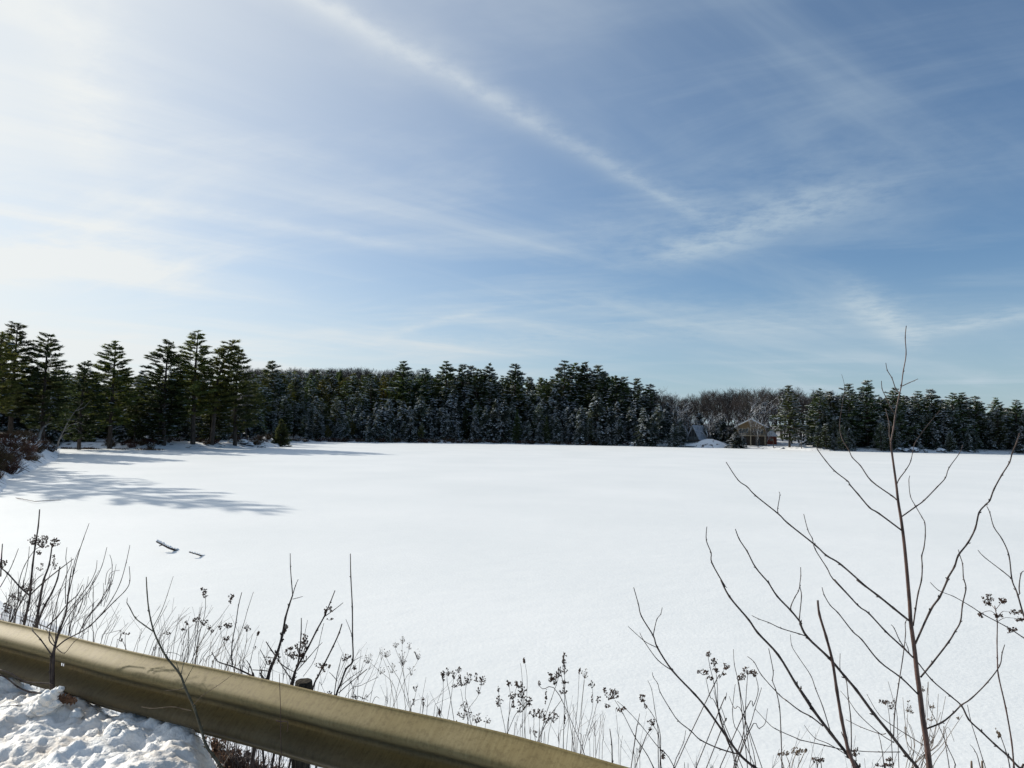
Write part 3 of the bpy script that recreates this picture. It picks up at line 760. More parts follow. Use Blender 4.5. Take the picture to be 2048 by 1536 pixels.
# hemlocks round the cabins and dark mass behind them
for (px, top, Y, k) in ((1352, 815, 203, 0), (1360, 838, 195, 2), (1348, 846, 193.5, 1), (1440, 828, 208, 2), (1475, 826, 210, 0), (1530, 830, 212, 1), (1398, 826, 204, 2), (1372, 828, 205, 1), (1330, 818, 200, 2), (1402, 838, 203, 3), (1428, 842, 203, 1), (1446, 835, 206, 0), (1318, 808, 199, 3), (1462, 846, 204, 2), (1340, 835, 198, 1), (1412, 850, 199, 0), (1306, 830, 196, 2), (1290, 818, 195, 0)):
    tree_px(HEMS[k], px, top, Y, 'dark hemlock standing close behind the steep gabled cabin', 'hemlock_tree', 'hemlock', 'hemlocks behind the steep gabled cabin', 1.2)
tree_px(HEMS[1], 1473, 864, 186.5, 'low rounded snowy evergreen before the left corner of the lodge', 'evergreen_shrub', 'evergreen', None, 2.2)
# right wood
tree_px(PINES_S[1], 1577, 771, 181, 'full green pine standing alone right of the red cabin', 'pine_tree', 'pine tree', None, 1.25)
rt = [(1640, 777, 180, 0, 'green pine at the left end of the right hand wood'), (1697, 768, 178, 1, 'dark flat topped pine left of the tallest right hand pine'), (1733, 760, 178, 2, 'tallest dark pine of the right hand wood'),
      (1787, 776, 178, 1, 'flat topped pine behind the fork of the big sapling'), (1835, 782, 178, 0, 'layered pine right of the big sapling tip'), (1862, 778, 180, 2, 'pointed pine right of the sapling in the right hand wood'), (1905, 786, 180, 1, 'slim pine mid way along the right hand wood'),
      (1925, 785, 181, 0, 'bushy pine mid way along the right hand wood'), (1950, 792, 181, 2, 'open thin pine near the right end of the wood'), (1990, 795, 181, 0, 'pointed pine second from the right edge'), (2032, 800, 181, 1, 'last round topped pine at the right edge'), (1660, 782, 182, 2, 'second pine from the left end of the right hand wood')]
for px, top, Y, k, lb in rt:
    tree_px(PINES_S[k], px, top, Y, lb, 'pine_tree', 'pine tree', 'tall pines of the right hand wood', 1.35)
for ri, (off, dpx, bt) in enumerate([(1.5, 15, 850), (5, 14, 830), (10, 13, 808), (16, 13, 795), (24, 15, 790)]):
    px = 1636
    while px < 2090:
        pxx = px + random.uniform(-4, 4); px += dpx * random.uniform(.9, 1.5)
        if ri == 0 and pxx > 1780 and random.random() < .5: continue
        if ri < 2 and 1722 < pxx < 1752: continue
        Y = shore_y(min(pxx, 2040)) + off + random.uniform(-1, 2); sk = float(np.interp(pxx, SKX, SKY_))
        top = max(sk + random.uniform(2, 12), bt + random.gauss(0, 12)); P = at(pxx, top, Y); h = P.z - h1(P.x, P.y) + .25
        if h < 3.5: continue
        rowtxt = ['at the water line', 'just behind the water line', 'in the middle rows', 'in the rear rows', 'in the last row'][ri]
        if random.random() < .45:
            tree(random.choice(HEMS), P.x, P.y, h, f'snow laden hemlock {rowtxt} of the right hand wood', 'hemlock_tree', 'hemlock', 'snowy hemlocks of the right hand wood', 1.1)
        else:
            tree(random.choice(PINES_S), P.x, P.y, h, f'dark snow flecked pine {rowtxt} of the right hand wood', 'pine_tree', 'pine tree', 'pines filling the right hand wood', 1.25)

# --- point, marsh and bank
P = at(562, 840, 141)
tree_px(BUSHY[0], 563, 842, 139, 'small olive green cedar at the tip of the left point', 'cedar_tree', 'cedar', None, 1.0)
BANKL = [(-33, 44.5), (-36, 48), (-41, 56), (-46, 65), (-53, 77), (-58, 86), (-64, 95)]
for i in range(135):       # brush on the road bank
    k = random.uniform(0, len(BANKL) - 1.001); a_ = BANKL[int(k)]; b__ = BANKL[int(k) + 1]; f = k - int(k); u = 4.2 * random.random() ** 1.4 - .3
    x_ = a_[0] + (b__[0] - a_[0]) * f - .86 * u; y_ = a_[1] + (b__[1] - a_[1]) * f - .5 * u + random.uniform(-1, 1)
    if h1(x_, y_) < LAKE + .12: continue
    o = link('bare_shrub', SHRUBS[i % 3], None, None, (x_, y_, h1(x_, y_) - .05)); o.rotation_euler = (0, 0, i); s = random.uniform(.45, .85); o.scale = (s * 1.25, s * 1.25, s * .85)
    tag(o, 'red brown leafless shrub on the road bank at the far left', 'shrub', 'red brown shrubs on the left road bank')
for i in range(66):
    px = random.choice([random.uniform(120, 300), random.uniform(250, 450), random.uniform(470, 545)]); y_ = (114 if px < 330 else (121 if px < 450 else 131)) + random.uniform(0, 9); x_ = (px - 1024) / F * y_
    if h1(x_, y_) < LAKE + .06: continue
    o = link('bare_shrub', SHRUBS[i % 3], None, None, (x_, y_, h1(x_, y_) - .05)); s = random.uniform(.6, 1.1); o.scale = (s, s, s * .9); o.rotation_euler = (0, 0, i)
    tag(o, 'low leafless shrub at the foot of the left grove', 'shrub', 'low shrubs under the left grove')
for i in range(80):
    px = 592 + i * 8.8 + random.uniform(-3, 3); Y = shore_y(px) + random.uniform(.2, 1.6); x_ = (px - 1024) / F * Y
    o = link('bare_shrub', SHRUBS[i % 3], None, None, (x_, Y, h1(x_, Y) - .05)); s = random.uniform(.6, 1.25); o.scale = (s * 1.6, s, s * .8); o.rotation_euler = (0, 0, i)
    tag(o, 'low leafless waterside shrub under the wood across the lake', 'shrub', 'shrubs along the far water line')
# marsh grass strip
mb = MB()
for i in range(2600):
    px = random.uniform(128, 335); Y = 110 + random.uniform(-2.2, 3)
    if math.sin(px * .11) + math.sin(px * .043 + 1) + math.sin(Y * 2.) < .1: continue
    x_ = (px - 1024) / F * Y
    hh = random.uniform(.06, .32); dx = random.uniform(-.12, .12)
    mb.tri((x_, Y, LAKE), (x_ + .06, Y, LAKE), (x_ + dx, Y + random.uniform(-.1, .1), LAKE + hh))
tag(mb.build('marsh_grass', M['brush']), 'strip of reddish dry marsh grass on the ice by the left grove', 'marsh grass', None, 'stuff')
# boulders
def boulder(px, py, Y, r, sd, lb, grp):
    P = at(px, py, Y); me = chunk_mesh('rock', r, sd, .6, 3); me.materials.clear(); me.materials.append(M['rock']); me.materials.append(M['treesnow'])
    for p_ in me.polygons: p_.material_index = 1 if p_.normal.z > .45 else 0
    o = link('boulder', me, None, None, (P.x, P.y, h1(P.x, P.y) + r * .2)); tag(o, lb, 'boulder', grp)
for px, r_, sd in ((462, .8, 1.), (486, 1.1, 2.), (500, .8, 3.), (523, .7, 4.)):
    boulder(px, 890, 131, r_, sd, 'snow capped dark boulder on the left point', 'boulders on the left point')
for px, r_, sd in ((1795, 1.0, 5.), (1828, 1.2, 6.), (1850, .8, 7.), (1880, 1.1, 8.), (1905, .8, 9.), (1942, .7, 3.3), (1812, .9, 4.1)):
    Y = shore_y(px) + 1; boulder(px, 900, Y, r_, sd, 'snow capped boulder at the foot of the right hand wood', 'boulders below the right hand wood')
for px, r_, sd in ((1312, .7, 11.), (1330, .6, 12.), (1352, .7, 13.), (1368, .5, 14.), (1565, .5, 15.), (1300, .5, 17.)):
    Y = shore_y(px) + 1.2; boulder(px, 890, Y, r_, sd, 'small snow capped boulder on the shore below the cabins', 'boulders below the cabins')
# leaning snowy bare tree on the left bank
def leaning():
    base = at(112, 897, 96); base.z = h1(base.x, base.y)
    e = empty('leaning_tree', base, 'leaning bare tree with snow on its limbs over the left bank', 'bare tree')
    def P_(px, py, dy=0): return at(px, py, 96 + dy) - base
    tr = MB(); tr.tube([Vector((0, 0, -.1)), P_(118, 880), P_(127, 862), P_(136, 843), P_(150, 822), P_(166, 806)], [.12, .11, .09, .07, .045, .025], 6)
    tr.build('trunk', M['bark_pale'], e)
    for L_ in ([(127, 862), (140, 850), (158, 845), (172, 852)], [(118, 880), (130, 868), (148, 864)], [(136, 843), (130, 828), (138, 812)], [(150, 822), (168, 815), (182, 800)], [(127, 862), (150, 856), (165, 868)]):
        b_ = MB(); b_.tube([P_(q[0], q[1], i * .5) for i, q in enumerate(L_)], np.linspace(.055, .015, len(L_)), 5); b_.build('branch', M['bark_pale'], e)
    b2 = at(78, 882, 80); b2.z = h1(b2.x, b2.y)
    e2 = empty('leaning_tree', b2, 'small forked bare tree with pale snowy trunk left of the leaning tree', 'bare tree')
    def Q_(px, py): return at(px, py, 80) - b2
    t2 = MB(); t2.tube([Vector((0, 0, -.1)), Q_(80, 868), Q_(86, 855), Q_(97, 848), Q_(104, 846)], [.16, .14, .1, .06, .03], 6); t2.build('trunk', M['bark_pale'], e2)
    b_ = MB(); b_.tube([Q_(86, 855), Q_(96, 843), Q_(101, 825)], [.07, .05, .03], 5); b_.build('branch', M['bark'], e2)
leaning()
o = link('snowy_bush', SHRUBS[1], None, None, (at(62, 880, 70).x, 70, h1(at(62, 880, 70).x, 70) - .05)); o.scale = (1.3, 1.3, 1.1)
tag(o, 'rounded bush dusted white with snow on top of the left bank', 'bush')

# --- sticks frozen in the lake
def stick(pts, r, label, twig=None):
    base = on_plane(pts[-1][0], pts[-1][1], LAKE)
    e = empty('dead_branch', base, label, 'dead branch')
    b_ = MB(); V_ = []
    for i, (px, py, dz) in enumerate(pts):
        q = on_plane(px, py, LAKE + dz); V_.append(q - base)
    b_.tube(V_, [r * (.6 + .4 * i / len(pts)) for i in range(len(pts))], 7); b_.build('stem', M['twig'], e)
    if twig:
        t_ = MB(); t_.tube([on_plane(px, py, LAKE + dz) - base for px, py, dz in twig], np.linspace(r * .6, r * .3, len(twig)), 5); t_.build('twig', M['twig'], e)
    s_ = MB()
    for i in range(len(V_) - 1):
        for k in range(3):
            c = V_[i].lerp(V_[i + 1], k / 3 + .15); s_.blob(c + Vector((0, 0, r * 1.0)), r * random.uniform(.8, 1.3))
    s_.build('snow_cap', M['treesnow'], e, smooth=True)
stick([(313, 1083, .30), (325, 1089, .22), (338, 1096, .12), (352, 1101, 0), (357, 1102, -.05)], .042, 'larger dark branch stub poking from the lake snow, left of the pair', [(326, 1089, .2), (318, 1092, .17)])
stick([(378, 1104, .16), (392, 1108, .10), (404, 1112, 0), (410, 1113, -.04)], .026, 'smaller dark branch stub poking from the lake snow, right of the pair')
stick([(122, 1000, .12), (95, 1001, .06), (70, 1003, .1), (40, 997, .05), (30, 996, -.02)], .02, 'thin dead branch lying on shaded snow near the left bank')

# ------------------------------------------------------------------ buildings
def lodge():
    Y = 192.; c = at(1502, 889, Y); g = h1(c.x, c.y); c.z = g
    e = empty('lodge', c, 'tan two storey gabled lodge with balcony facing the lake', 'house'); e.rotation_euler = (0, 0, R(-23))
    W = 7.6; hw = W / 2; e1 = 2.7; e2 = 5.2; rg = 7.1; dep = 9.
    w = MB(); w.prism([(-hw, -.3), (hw, -.3), (hw, e2), (0, rg), (-hw, e2)], 0, dep); w.build('wall', M['boards'], e)
    lo = MB(); lo.box((0, -.02, e1 / 2 - .1), (W - .1, .06, e1 - .2)); lo.build('recess_shade', M['darkwood'], e)  # dark panel standing in for the shade of the recess below the deck
    r_ = MB()
    for s in (-1, 1):
        x0, z0, x1, z1 = s * (hw + .55), e2 - .22, 0, rg + .08
        r_.prism([(x0, z0), (x1, z1), (x1, z1 + .28), (x0, z0 + .24)], -.9, dep + .4)
    r_.build('roof', M['treesnow'], e)
    f_ = MB()
    for s in (-1, 1):
        x0, z0, x1, z1 = s * (hw + .57), e2 - .42, 0, rg - .1
        f_.prism([(x0, z0), (x1, z1), (x1, z1 + .24), (x0, z0 + .2)], -.98, -.905)
    f_.build('fascia', M['trim'], e)
    for x_ in (-1.95, 1.95):
        f2 = MB(); f2.box((x_, -.03, 3.95), (2.7, .08, 1.45)); fr = f2.build('window', M['trim'], e)
        for k in (-1, 0, 1):
            f3 = MB(); f3.box((x_ + k * .86, -.085, 3.95), (.74, .04, 1.25)); f3.build('pane', M['glass'], fr)
    for x_ in (-1.8, 1.8):
        f2 = MB(); f2.box((x_, -.07, 1.1), (1.1, .06, 1.9)); fr = f2.build('door', M['greywood'], e)
        f3 = MB(); f3.box((x_, -.12, 1.25), (.7, .04, 1.1)); f3.build('pane', M['glass'], fr)
    ch = MB(); ch.box((-.05, -.35, 3.7), (.3, .3, 7.4)); ch.build('column', M['trim'], e)
    dk = MB(); dk.box((0, -1.0, e1), (W + .3, 2.0, .18)); dk.build('deck', M['trim'], e)
    rl = MB(); rl.box((0, -1.95, e1 + 1.05), (W + .3, .1, .1)); rl.box((0, -1.95, e1 + .3), (W + .3, .06, .06))
    for k in range(29): rl.box((-hw + k * W / 28, -1.95, e1 + .6), (.05, .05, .9))
    rl.build('railing', M['greywood'], e)
    for x_ in (-hw, 0.1, hw):
        ps = MB(); ps.box((x_, -1.85, e1 / 2 - .3), (.2, .2, e1 + .5)); ps.build('post', M['trim'], e)
lodge()
for px, h_, k, lb in ((1481, 8.5, 0, 'slim snowy bare tree before the left half of the lodge'), (1517, 9.5, 1, 'slim snowy bare tree before the right half of the lodge'), (1533, 7.5, 0, 'slim snowy bare tree between the lodge and the red cabin')):
    P = at(px, 880, 188.5); tree(SNOWY[k], P.x, P.y, h_, lb, 'bare_tree', 'bare tree', 'snowy bare trees by the cabins', .7)
def aframe():
    Y = 196.; c = at(1386, 885, Y); c.z = h1(c.x, c.y)
    e = empty('gabled_cabin', c, 'steep gabled grey cabin with snowy roof at the back of the shore', 'cabin'); e.rotation_euler = (0, 0, R(-42))
    H_ = 4.3; hw = 2.0
    w = MB(); w.prism([(-hw, -.3), (hw, -.3), (0, H_)], 0, 6); w.build('wall', M['greywood'], e)
    r_ = MB()
    for s in (-1, 1): r_.prism([(s * (hw + .35), -.1), (0, H_ + .3), (0, H_ + .52), (s * (hw + .58), -.1)], -.4, 6.3)
    r_.build('roof', M['frost'], e)
    for x_ in (-.8, 0, .8):
        f2 = MB(); f2.box((x_, -.04, 2.2), (.6, .07, 1.6 if x_ else 2.4)); fr = f2.build('window', M['darkwood'], e)
        f3 = MB(); f3.box((x_, -.09, 2.2), (.48, .03, 1.45 if x_ else 2.2)); f3.build('pane', M['glass'], fr)
    dk = MB(); dk.box((0, -1.4, .55), (5.4, 2.2, .15)); dk.build('deck', M['darkwood'], e)
    rl = MB(); rl.box((0, -2.45, 1.45), (5.4, .07, .07))
    for k in range(12): rl.box((-2.6 + k * .47, -2.45, 1.0), (.06, .06, .9))
    rl.build('railing', M['greywood'], e)
aframe()
def redcabin():
    c = at(1543, 880, 206); c.z = h1(c.x, c.y) + .3
    e = empty('red_cabin', c, 'small red cabin with a white snowy roof right of the lodge', 'cabin'); e.rotation_euler = (0, 0, R(-20))
    w = MB(); w.prism([(-1.5, -.6), (1.5, -.6), (1.5, 2.1), (0, 3.9), (-1.5, 2.1)], 0, 5); w.build('wall', M['redwood'], e)
    r_ = MB()
    r_.prism([(-1.9, 1.9), (0, 4.0), (0, 4.3), (-1.9, 2.2)], -.5, 5.4); r_.prism([(1.9, 1.9), (0, 4.0), (0, 4.3), (1.9, 2.2)], -.5, 5.4)
    r_.box((0, -.32, 2.5), (3.4, .5, .5)); r_.prism([(-1.6, 2.2), (1.6, 2.2), (0, 4.0)], -.5, -.05)
    r_.build('roof', M['treesnow'], e)
    f2 = MB(); f2.box((0, -.03, 1.2), (1.0, .06, .8)); fr = f2.build('window', M['trim'], e); f3 = MB(); f3.box((0, -.075, 1.2), (.8, .03, .62)); f3.build('pane', M['glass'], fr)
    c = at(1737, 875, 181); c.z = h1(c.x, c.y)
    e = empty('hidden_cabin', c, 'dark brown cabin with white gable tip half hidden in the right hand wood', 'cabin')
    w = MB(); w.prism([(-2.6, -.5), (2.6, -.5), (2.6, 2.9), (0, 5.1), (-2.6, 2.9)], 0, 6); w.build('wall', M['darkwood'], e)
    r_ = MB()
    for s in (-1, 1): r_.prism([(s * 3.1, 2.6), (0, 5.2), (0, 5.5), (s * 3.1, 2.9)], -.7, 6.4)
    r_.build('roof', M['treesnow'], e)
    f2 = MB(); f2.box((0, -.03, 1.6), (1.4, .06, 1.1)); fr = f2.build('window', M['trim'], e); f3 = MB(); f3.box((0, -.075, 1.6), (1.2, .03, .9)); f3.build('pane', M['glass'], fr)
redcabin()
def dock(px, Y, w_, rz, lb):
    c = at(px, 888, Y); c.z = h1(c.x, c.y)
    e = empty('dock_section', c, lb, 'dock', 'dock sections pulled up on the shore'); e.rotation_euler = (0, 0, rz)
    t = MB()
    for k in range(int(w_ / .3)): t.box((-w_ / 2 + k * .3, 0, .5), (.26, 1.4, .06))
    t.build('planks', M['darkwood'], e)
    for x_ in (-w_ / 2 + .2, w_ / 2 - .2):
        p_ = MB(); p_.box((x_, -.65, .3), (.12, .12, 1.1)); p_.build('leg', M['darkwood'], e)
    s_ = MB(); s_.box((0, .1, .6), (w_ * .9, 1.0, .12)); s_.build('snow_layer', M['treesnow'], e)
dock(1325, 194, 4.5, .1, 'left dark dock section lying on the shore snow'); dock(1352, 193.5, 3.4, -.15, 'middle dark dock section on the shore snow'); dock(1378, 192, 4.2, .05, 'dock section below the steep gabled cabin')
def frame(px, Y):
    c = at(px, 888, Y); c.z = h1(c.x, c.y); e = empty('wooden_frame', c, 'dark upright wooden frame at the water left of the docks', 'wooden frame')
    for x_ in (-.7, .7):
        p_ = MB(); p_.box((x_, 0, 1.4), (.14, .14, 3.2)); p_.build('post', M['darkwood'], e)
    for z_ in (1.4, 2.6):
        p_ = MB(); p_.box((0, -.09, z_), (1.6, .08, .12)); p_.build('rail', M['darkwood'], e)
frame(1293, shore_y(1293) + 1)
for px, Yo, lb in ((1547, 2, 'dark marker post on the shore below the red cabin'), (1603, 2, 'thin dark post on the shore right of the lone pine'), (1600, 6, 'thin post behind the shore right of the lone pine')):
    c = at(px, 890, shore_y(px) + Yo); c.z = h1(c.x, c.y); b_ = MB(); b_.tube([(0, 0, -.2), (0, 0, 1.9), (0, 0, 2.0)], [.1, .09, .02], 7)
    o = b_.build('marker_post', M['darkwood'], None, c); tag(o, lb, 'post')

# ------------------------------------------------------------------ foreground plants
Z = {1: (1500, 620, 3.737), 2: (1400, 900, 5.12), 3: (1700, 900, 5.12), 4: (1200, 1160, 4.084), 5: (1600, 1160, 4.085), 6: (0, 1000, 3.657), 7: (240, 1100, 3.522), 8: (440, 1080, 3.369), 0: (0, 0, 1)}
def zp(v, pts): x, y, s = Z[v]; return [(x + a / s, y + b_ / s) for a, b_ in pts]
def cat2(pts, n=3):
    V_ = smooth_poly(pts, n); return V_
class Plant:
    def __init__(s, name, label, cat, Y, group=None, mat='twig', loc_px=None, ground=True):
        s.Y = Y; s.mat = mat; s.name = name; s.label = label; s.cat = cat; s.group = group; s.e = None; s.ground = ground
    def _root(s, p):
        if s.e is None:
            g = h1(p.x, p.y)
            s.base = Vector((p.x, p.y, g if s.ground else p.z)); s.e = empty(s.name, s.base, s.label, s.cat, s.group)
    def stem(s, pts, w0, w1, dy=0., part='branch', y0=0., root=False, mat=None, nodes=True, smooth=True):
        """pts from base to tip in picture coordinates; w in pixels of the photograph"""
        n = len(pts); P = []
        for i, (a, b_) in enumerate(pts):
            t = i / (n - 1); jj = .7 if 0 < i < n - 1 else 0; P.append(at(a + random.uniform(-jj, jj), b_ + random.uniform(-jj, jj), s.Y + y0 + dy * t))
        s._root(P[0])
        k = s.Y / F / 2 * .9
        W = [(w0 + (w1 - w0) * (i / (n - 1))) * k for i in range(n)]
        if root:
            g = h1(P[0].x, P[0].y) - .05
            if P[0].z > g + .03:
                d = (P[0] - P[1]); dz = P[0].z - g; sl = Vector((d.x, d.y, 0)) / max(abs(d.z), .02); 
                if sl.length > .6: sl = sl.normalized() * .6
                q = P[0] + sl * dz * .5; q.z = g; mid = P[0].lerp(q, .5) + sl * dz * .1
                P = [q, mid] + P; W = [W[0] * 1.15, W[0] * 1.07] + W
        mb = MB()
        C = smooth_poly(P, 4); m = len(C); RR = []
        for i in range(m):
            t = i / 4; j = min(int(t), len(W) - 2); f = t - j; r = W[j] * (1 - f) + W[j + 1] * f
            if nodes and i % 4 == 0 and 0 < i < m - 1 and P[min(i // 4, len(P) - 1)] is not None: r *= 1.2
            elif nodes and i % 2 == 1: r *= 1.0
            RR.append(max(r, .0007))
        jit = .0
        mb.tube(C, RR, 6 if w0 > 3 else 4)
        if nodes:
            for i in range(4, m - 1, 4):
                if w0 < 9:
                    t_ = (C[i] - C[i - 1]).normalized(); sd = t_.orthogonal().normalized(); sd.rotate(Matrix.Rotation(random.uniform(0, 6.28), 3, t_))
                    q = C[i] + sd * RR[i] * 1.0; mb.tube([q, q + (t_ * 1.6 + sd).normalized() * (RR[i] * 1.5 + .0015)], [RR[i] * .6, RR[i] * .25], 4)
        mb.build(part, M[mat or s.mat], s.e, origin=s.base, smooth=True)
        s.last = C
        return C
    def head(s, px, py, rx, ry, n=16, y0=0., r=2.6, mat='seed', stalk=None):
        n = int(n * 1.2); r *= .97 if mat == 'seed' else 1
        mb = MB(); k = s.Y / F
        for i in range(n):
            a = random.uniform(0, 6.28); q = math.sqrt(random.random()); x = px + rx * q * math.cos(a); y = py + ry * q * math.sin(a)
            p = at(x, y, s.Y + y0 + random.uniform(-1, 1) * rx * k * .8)
            rr_ = r * k * random.uniform(.5, 1.0)
            for u in range(3): mb.blob(p + Vector([random.uniform(-1, 1) * rr_ * .9 for _ in range(3)]), rr_ * random.uniform(.5, .9), 0, random.uniform(.7, 1.4))
            if i % 2 == 0:
                c = at(px + (stalk[0] if stalk else 0), py + (stalk[1] if stalk else ry * .9), s.Y + y0); mb.tube([c, c.lerp(p, .5) + Vector((0, 0, -.002)), p], [.0009, .0008, .0006], 3, 1)
        if s.e is None: s._root(at(px, py, s.Y))
        mb.build('seed_head', [M[mat], M['twig']], s.e, origin=s.base)
    def spike(s, px, py, h, w=2.6, ang=0, mat='seed'):
        mb = MB(); k = s.Y / F
        for i in range(9):
            t = i / 8; p = at(px + math.sin(ang) * h * t, py - math.cos(ang) * h * t, s.Y); mb.blob(p + Vector([random.uniform(-.5, .5) * w * k for _ in range(3)]), w * k * (1 - abs(t - .4)) * .75, 0, 1.6)
        if s.e is None: s._root(at(px, py, s.Y))
        mb.build('seed_spike', M[mat], s.e, origin=s.base)

# big sapling
sp = Plant('sapling', 'tall reddish leafless sapling reaching above the far treeline at right', 'sapling', 3.0, mat='twig')
TR = zp(5, [(1095, 1900), (1075, 1700), (1060, 1536), (1030, 1290), (1000, 1120), (975, 900), (958, 760), (935, 560), (905, 340)]) + zp(3, [(605, 1536), (568, 1050), (532, 750), (492, 530), (475, 350), (430, 30)]) + zp(1, [(1052, 985)])
sp.stem(TR, 13.5, 3.6, 0, 'trunk', root=True, mat='twig_red', nodes=False)
TR2 = zp(1, [(1052, 985), (1075, 880), (1085, 790), (1110, 650), (1132, 570), (1145, 460), (1165, 330), (1160, 205), (1168, 118)])
sp.stem(TR2, 3.2, 1.7, .05, 'leader', mat='twig_red')
sp.stem(zp(1, [(1055, 1000), (1042, 940), (1038, 850), (1022, 780), (1012, 735)]), 2.4, 1.2, .1)
sp.stem(zp(1, [(1087, 785), (1050, 720), (1015, 650), (988, 590), (982, 530)]), 2.4, 1.3, -.1)
sp.stem(zp(1, [(1125, 625), (1090, 590), (1062, 510), (1028, 450), (1015, 395)]), 2.3, 1.3, .1)
sp.stem(zp(1, [(1138, 568), (1190, 545), (1225, 528), (1255, 515)]), 2.2, 1.2, -.1)
sp.stem(zp(5, [(888, 330), (760, 225), (640, 130), (470, 0)]) + zp(2, [(1700, 1400), (1435, 1170), (1300, 1080), (1180, 970), (900, 750), (800, 650), (570, 465), (480, 375), (390, 310), (268, 125)]), 4.6, 1.6, -.35)
sp.stem(zp(2, [(800, 645), (798, 600), (820, 465), (810, 430)]), 2, 1.2, -.05, y0=-.25)
sp.stem(zp(5, [(925, 635), (840, 550), (700, 420), (560, 270), (470, 205), (280, 0)]) + zp(2, [(1570, 1536), (1360, 1320), (1300, 1210), (1180, 1015), (1150, 905), (1105, 820), (1062, 655)]), 3.6, 1.5, .3)
sp.stem(zp(5, [(965, 935), (830, 800), (650, 665), (505, 485), (430, 420), (310, 270), (250, 210), (200, 120), (180, 60)]), 3.4, 1.6, .15)
sp.stem(zp(5, [(985, 795), (1080, 675), (1210, 510), (1265, 420), (1310, 340), (1325, 200), (1355, 70), (1340, 0)]) + zp(3, [(1160, 1295), (1150, 1170), (1128, 1080), (1110, 1020)]), 3.6, 1.5, .1)
sp.stem(zp(5, [(942, 522), (1065, 250), (1140, 140), (1205, 0)]) + zp(3, [(1000, 1310), (1070, 1190), (1110, 1075), (1210, 950), (1280, 800), (1325, 640), (1395, 560), (1430, 515), (1475, 400), (1550, 260), (1630, 130), (1665, 30)]) + zp(1, [(1990, 990), (2015, 920)]), 4.4, 2.0, -.3)
sp.stem(zp(5, [(925, 375), (945, 240), (965, 110), (990, 0)]) + zp(3, [(740, 1190), (735, 1090), (757, 1000), (768, 880), (765, 750), (740, 690), (670, 570), (620, 470), (600, 320), (612, 265)]), 3.2, 1.4, .2)
sp.stem(zp(3, [(525, 820), (290, 650), (200, 590), (80, 450), (0, 360)]) + zp(2, [(1510, 320), (1380, 215), (1290, 110), (1210, 0)]) + zp(1, [(500, 1030)]), 3.4, 1.5, -.25)
sp.stem(zp(3, [(475, 510), (430, 470), (220, 320), (110, 165), (25, 80)]) + zp(1, [(740, 1050), (690, 960), (668, 860), (690, 700), (710, 580), (685, 480)]), 3, .7, .35)
sp.stem(zp(3, [(530, 682), (670, 580), (760, 520), (890, 380), (975, 290), (1015, 185), (1120, 35)]) + zp(1, [(1590, 1010)]), 3, 1.3, .2)
sp.stem(zp(3, [(480, 352), (505, 295), (570, 200), (625, 105)]) + zp(1, [(1228, 1000), (1290, 910), (1330, 860), (1420, 750)]), 2.6, 1.2, .15)
sp.stem(zp(5, [(1035, 1215), (1160, 1160), (1260, 1085), (1320, 1020), (1400, 970), (1530, 840), (1630, 700), (1650, 600), (1672, 530)]), 3.6, 1.6, -.25)
sp.stem(zp(5, [(765, 1300), (775, 1100), (805, 850), (838, 640), (860, 450), (860, 350), (882, 318)]), 2.4, 1.4, 0, y0=-.05)

# arching shrub sharing the foot of the sapling
s2 = Plant('arching_shrub', 'dark arching multi stemmed shrub fanning left from the foot of the tall sapling', 'shrub', 2.75)
sA = zp(5, [(470, 1536), (400, 1440), (250, 1250), (100, 1050), (0, 890)]) + zp(4, [(1700, 990), (1600, 850), (1455, 610), (1290, 430), (1215, 325), (1060, 140), (990, 0)]) + zp(2, [(260, 1400), (125, 1155), (110, 1050), (65, 925), (70, 785)])
s2.stem([(1745, 1610)] + sA, 7.5, 1.6, .15, root=True)
sB = zp(5, [(960, 1536), (870, 1430), (740, 1260), (600, 1090), (460, 900), (370, 790), (240, 640), (60, 465), (0, 360)]) + zp(4, [(1640, 350), (1560, 250), (1445, 135), (1375, 20)]) + zp(2, [(700, 1355), (570, 1200), (480, 1040), (400, 915), (362, 810)])
s2.stem([(1860, 1590)] + sB, 7, 1.7, -.2, root=True)
s2.stem(zp(4, [(1700, 465), (1630, 440), (1480, 395), (1380, 350), (1300, 320), (1240, 290)]), 2.6, 1.4, .1, y0=-.1)
s2.stem(zp(4, [(1635, 350), (1630, 310), (1643, 130), (1630, 50)]) + zp(2, [(1030, 1290), (1030, 1200)]), 2.2, 1.5, 0, y0=-.12)
s2.stem(zp(4, [(1560, 245), (1562, 215), (1590, 140), (1622, 95), (1630, 55)]), 2.2, 1.5, .0, y0=-.12)
s2.stem(zp(5, [(190, 1195), (90, 1120), (0, 1070)]) + zp(4, [(1525, 985), (1465, 940), (1320, 780), (1260, 670), (1205, 625)]), 3.4, 1.5, .2, y0=.05)
s2.stem(zp(5, [(360, 1390), (200, 1350), (0, 1305)]) + zp(4, [(1620, 1300), (1440, 1220), (1370, 1160), (1265, 1050)]), 2.4, 1.2, .2)
s2.stem(zp(5, [(250, 1245), (190, 1040), (130, 890)]) + zp(4, [(1720, 780), (1620, 630), (1570, 540), (1555, 445)]), 2.2, 1.2, .2)
s2.stem(zp(5, [(420, 1400), (415, 1150), (395, 970), (375, 820), (328, 740), (328, 600)]), 2.6, 1.3, .2)
s2.stem(zp(5, [(700, 1255), (650, 1255), (500, 1200), (375, 1140)]), 2.2, 1.2, .2, y0=-.1)
s2.stem(zp(5, [(770, 1330), (640, 1250), (480, 1100), (400, 990), (330, 905)]), 2, 1., .2, y0=-.1)
s2.stem(zp(5, [(1010, 1350), (880, 1270), (740, 1180), (640, 1090), (545, 930)]), 2, 1., .2, y0=-.1)
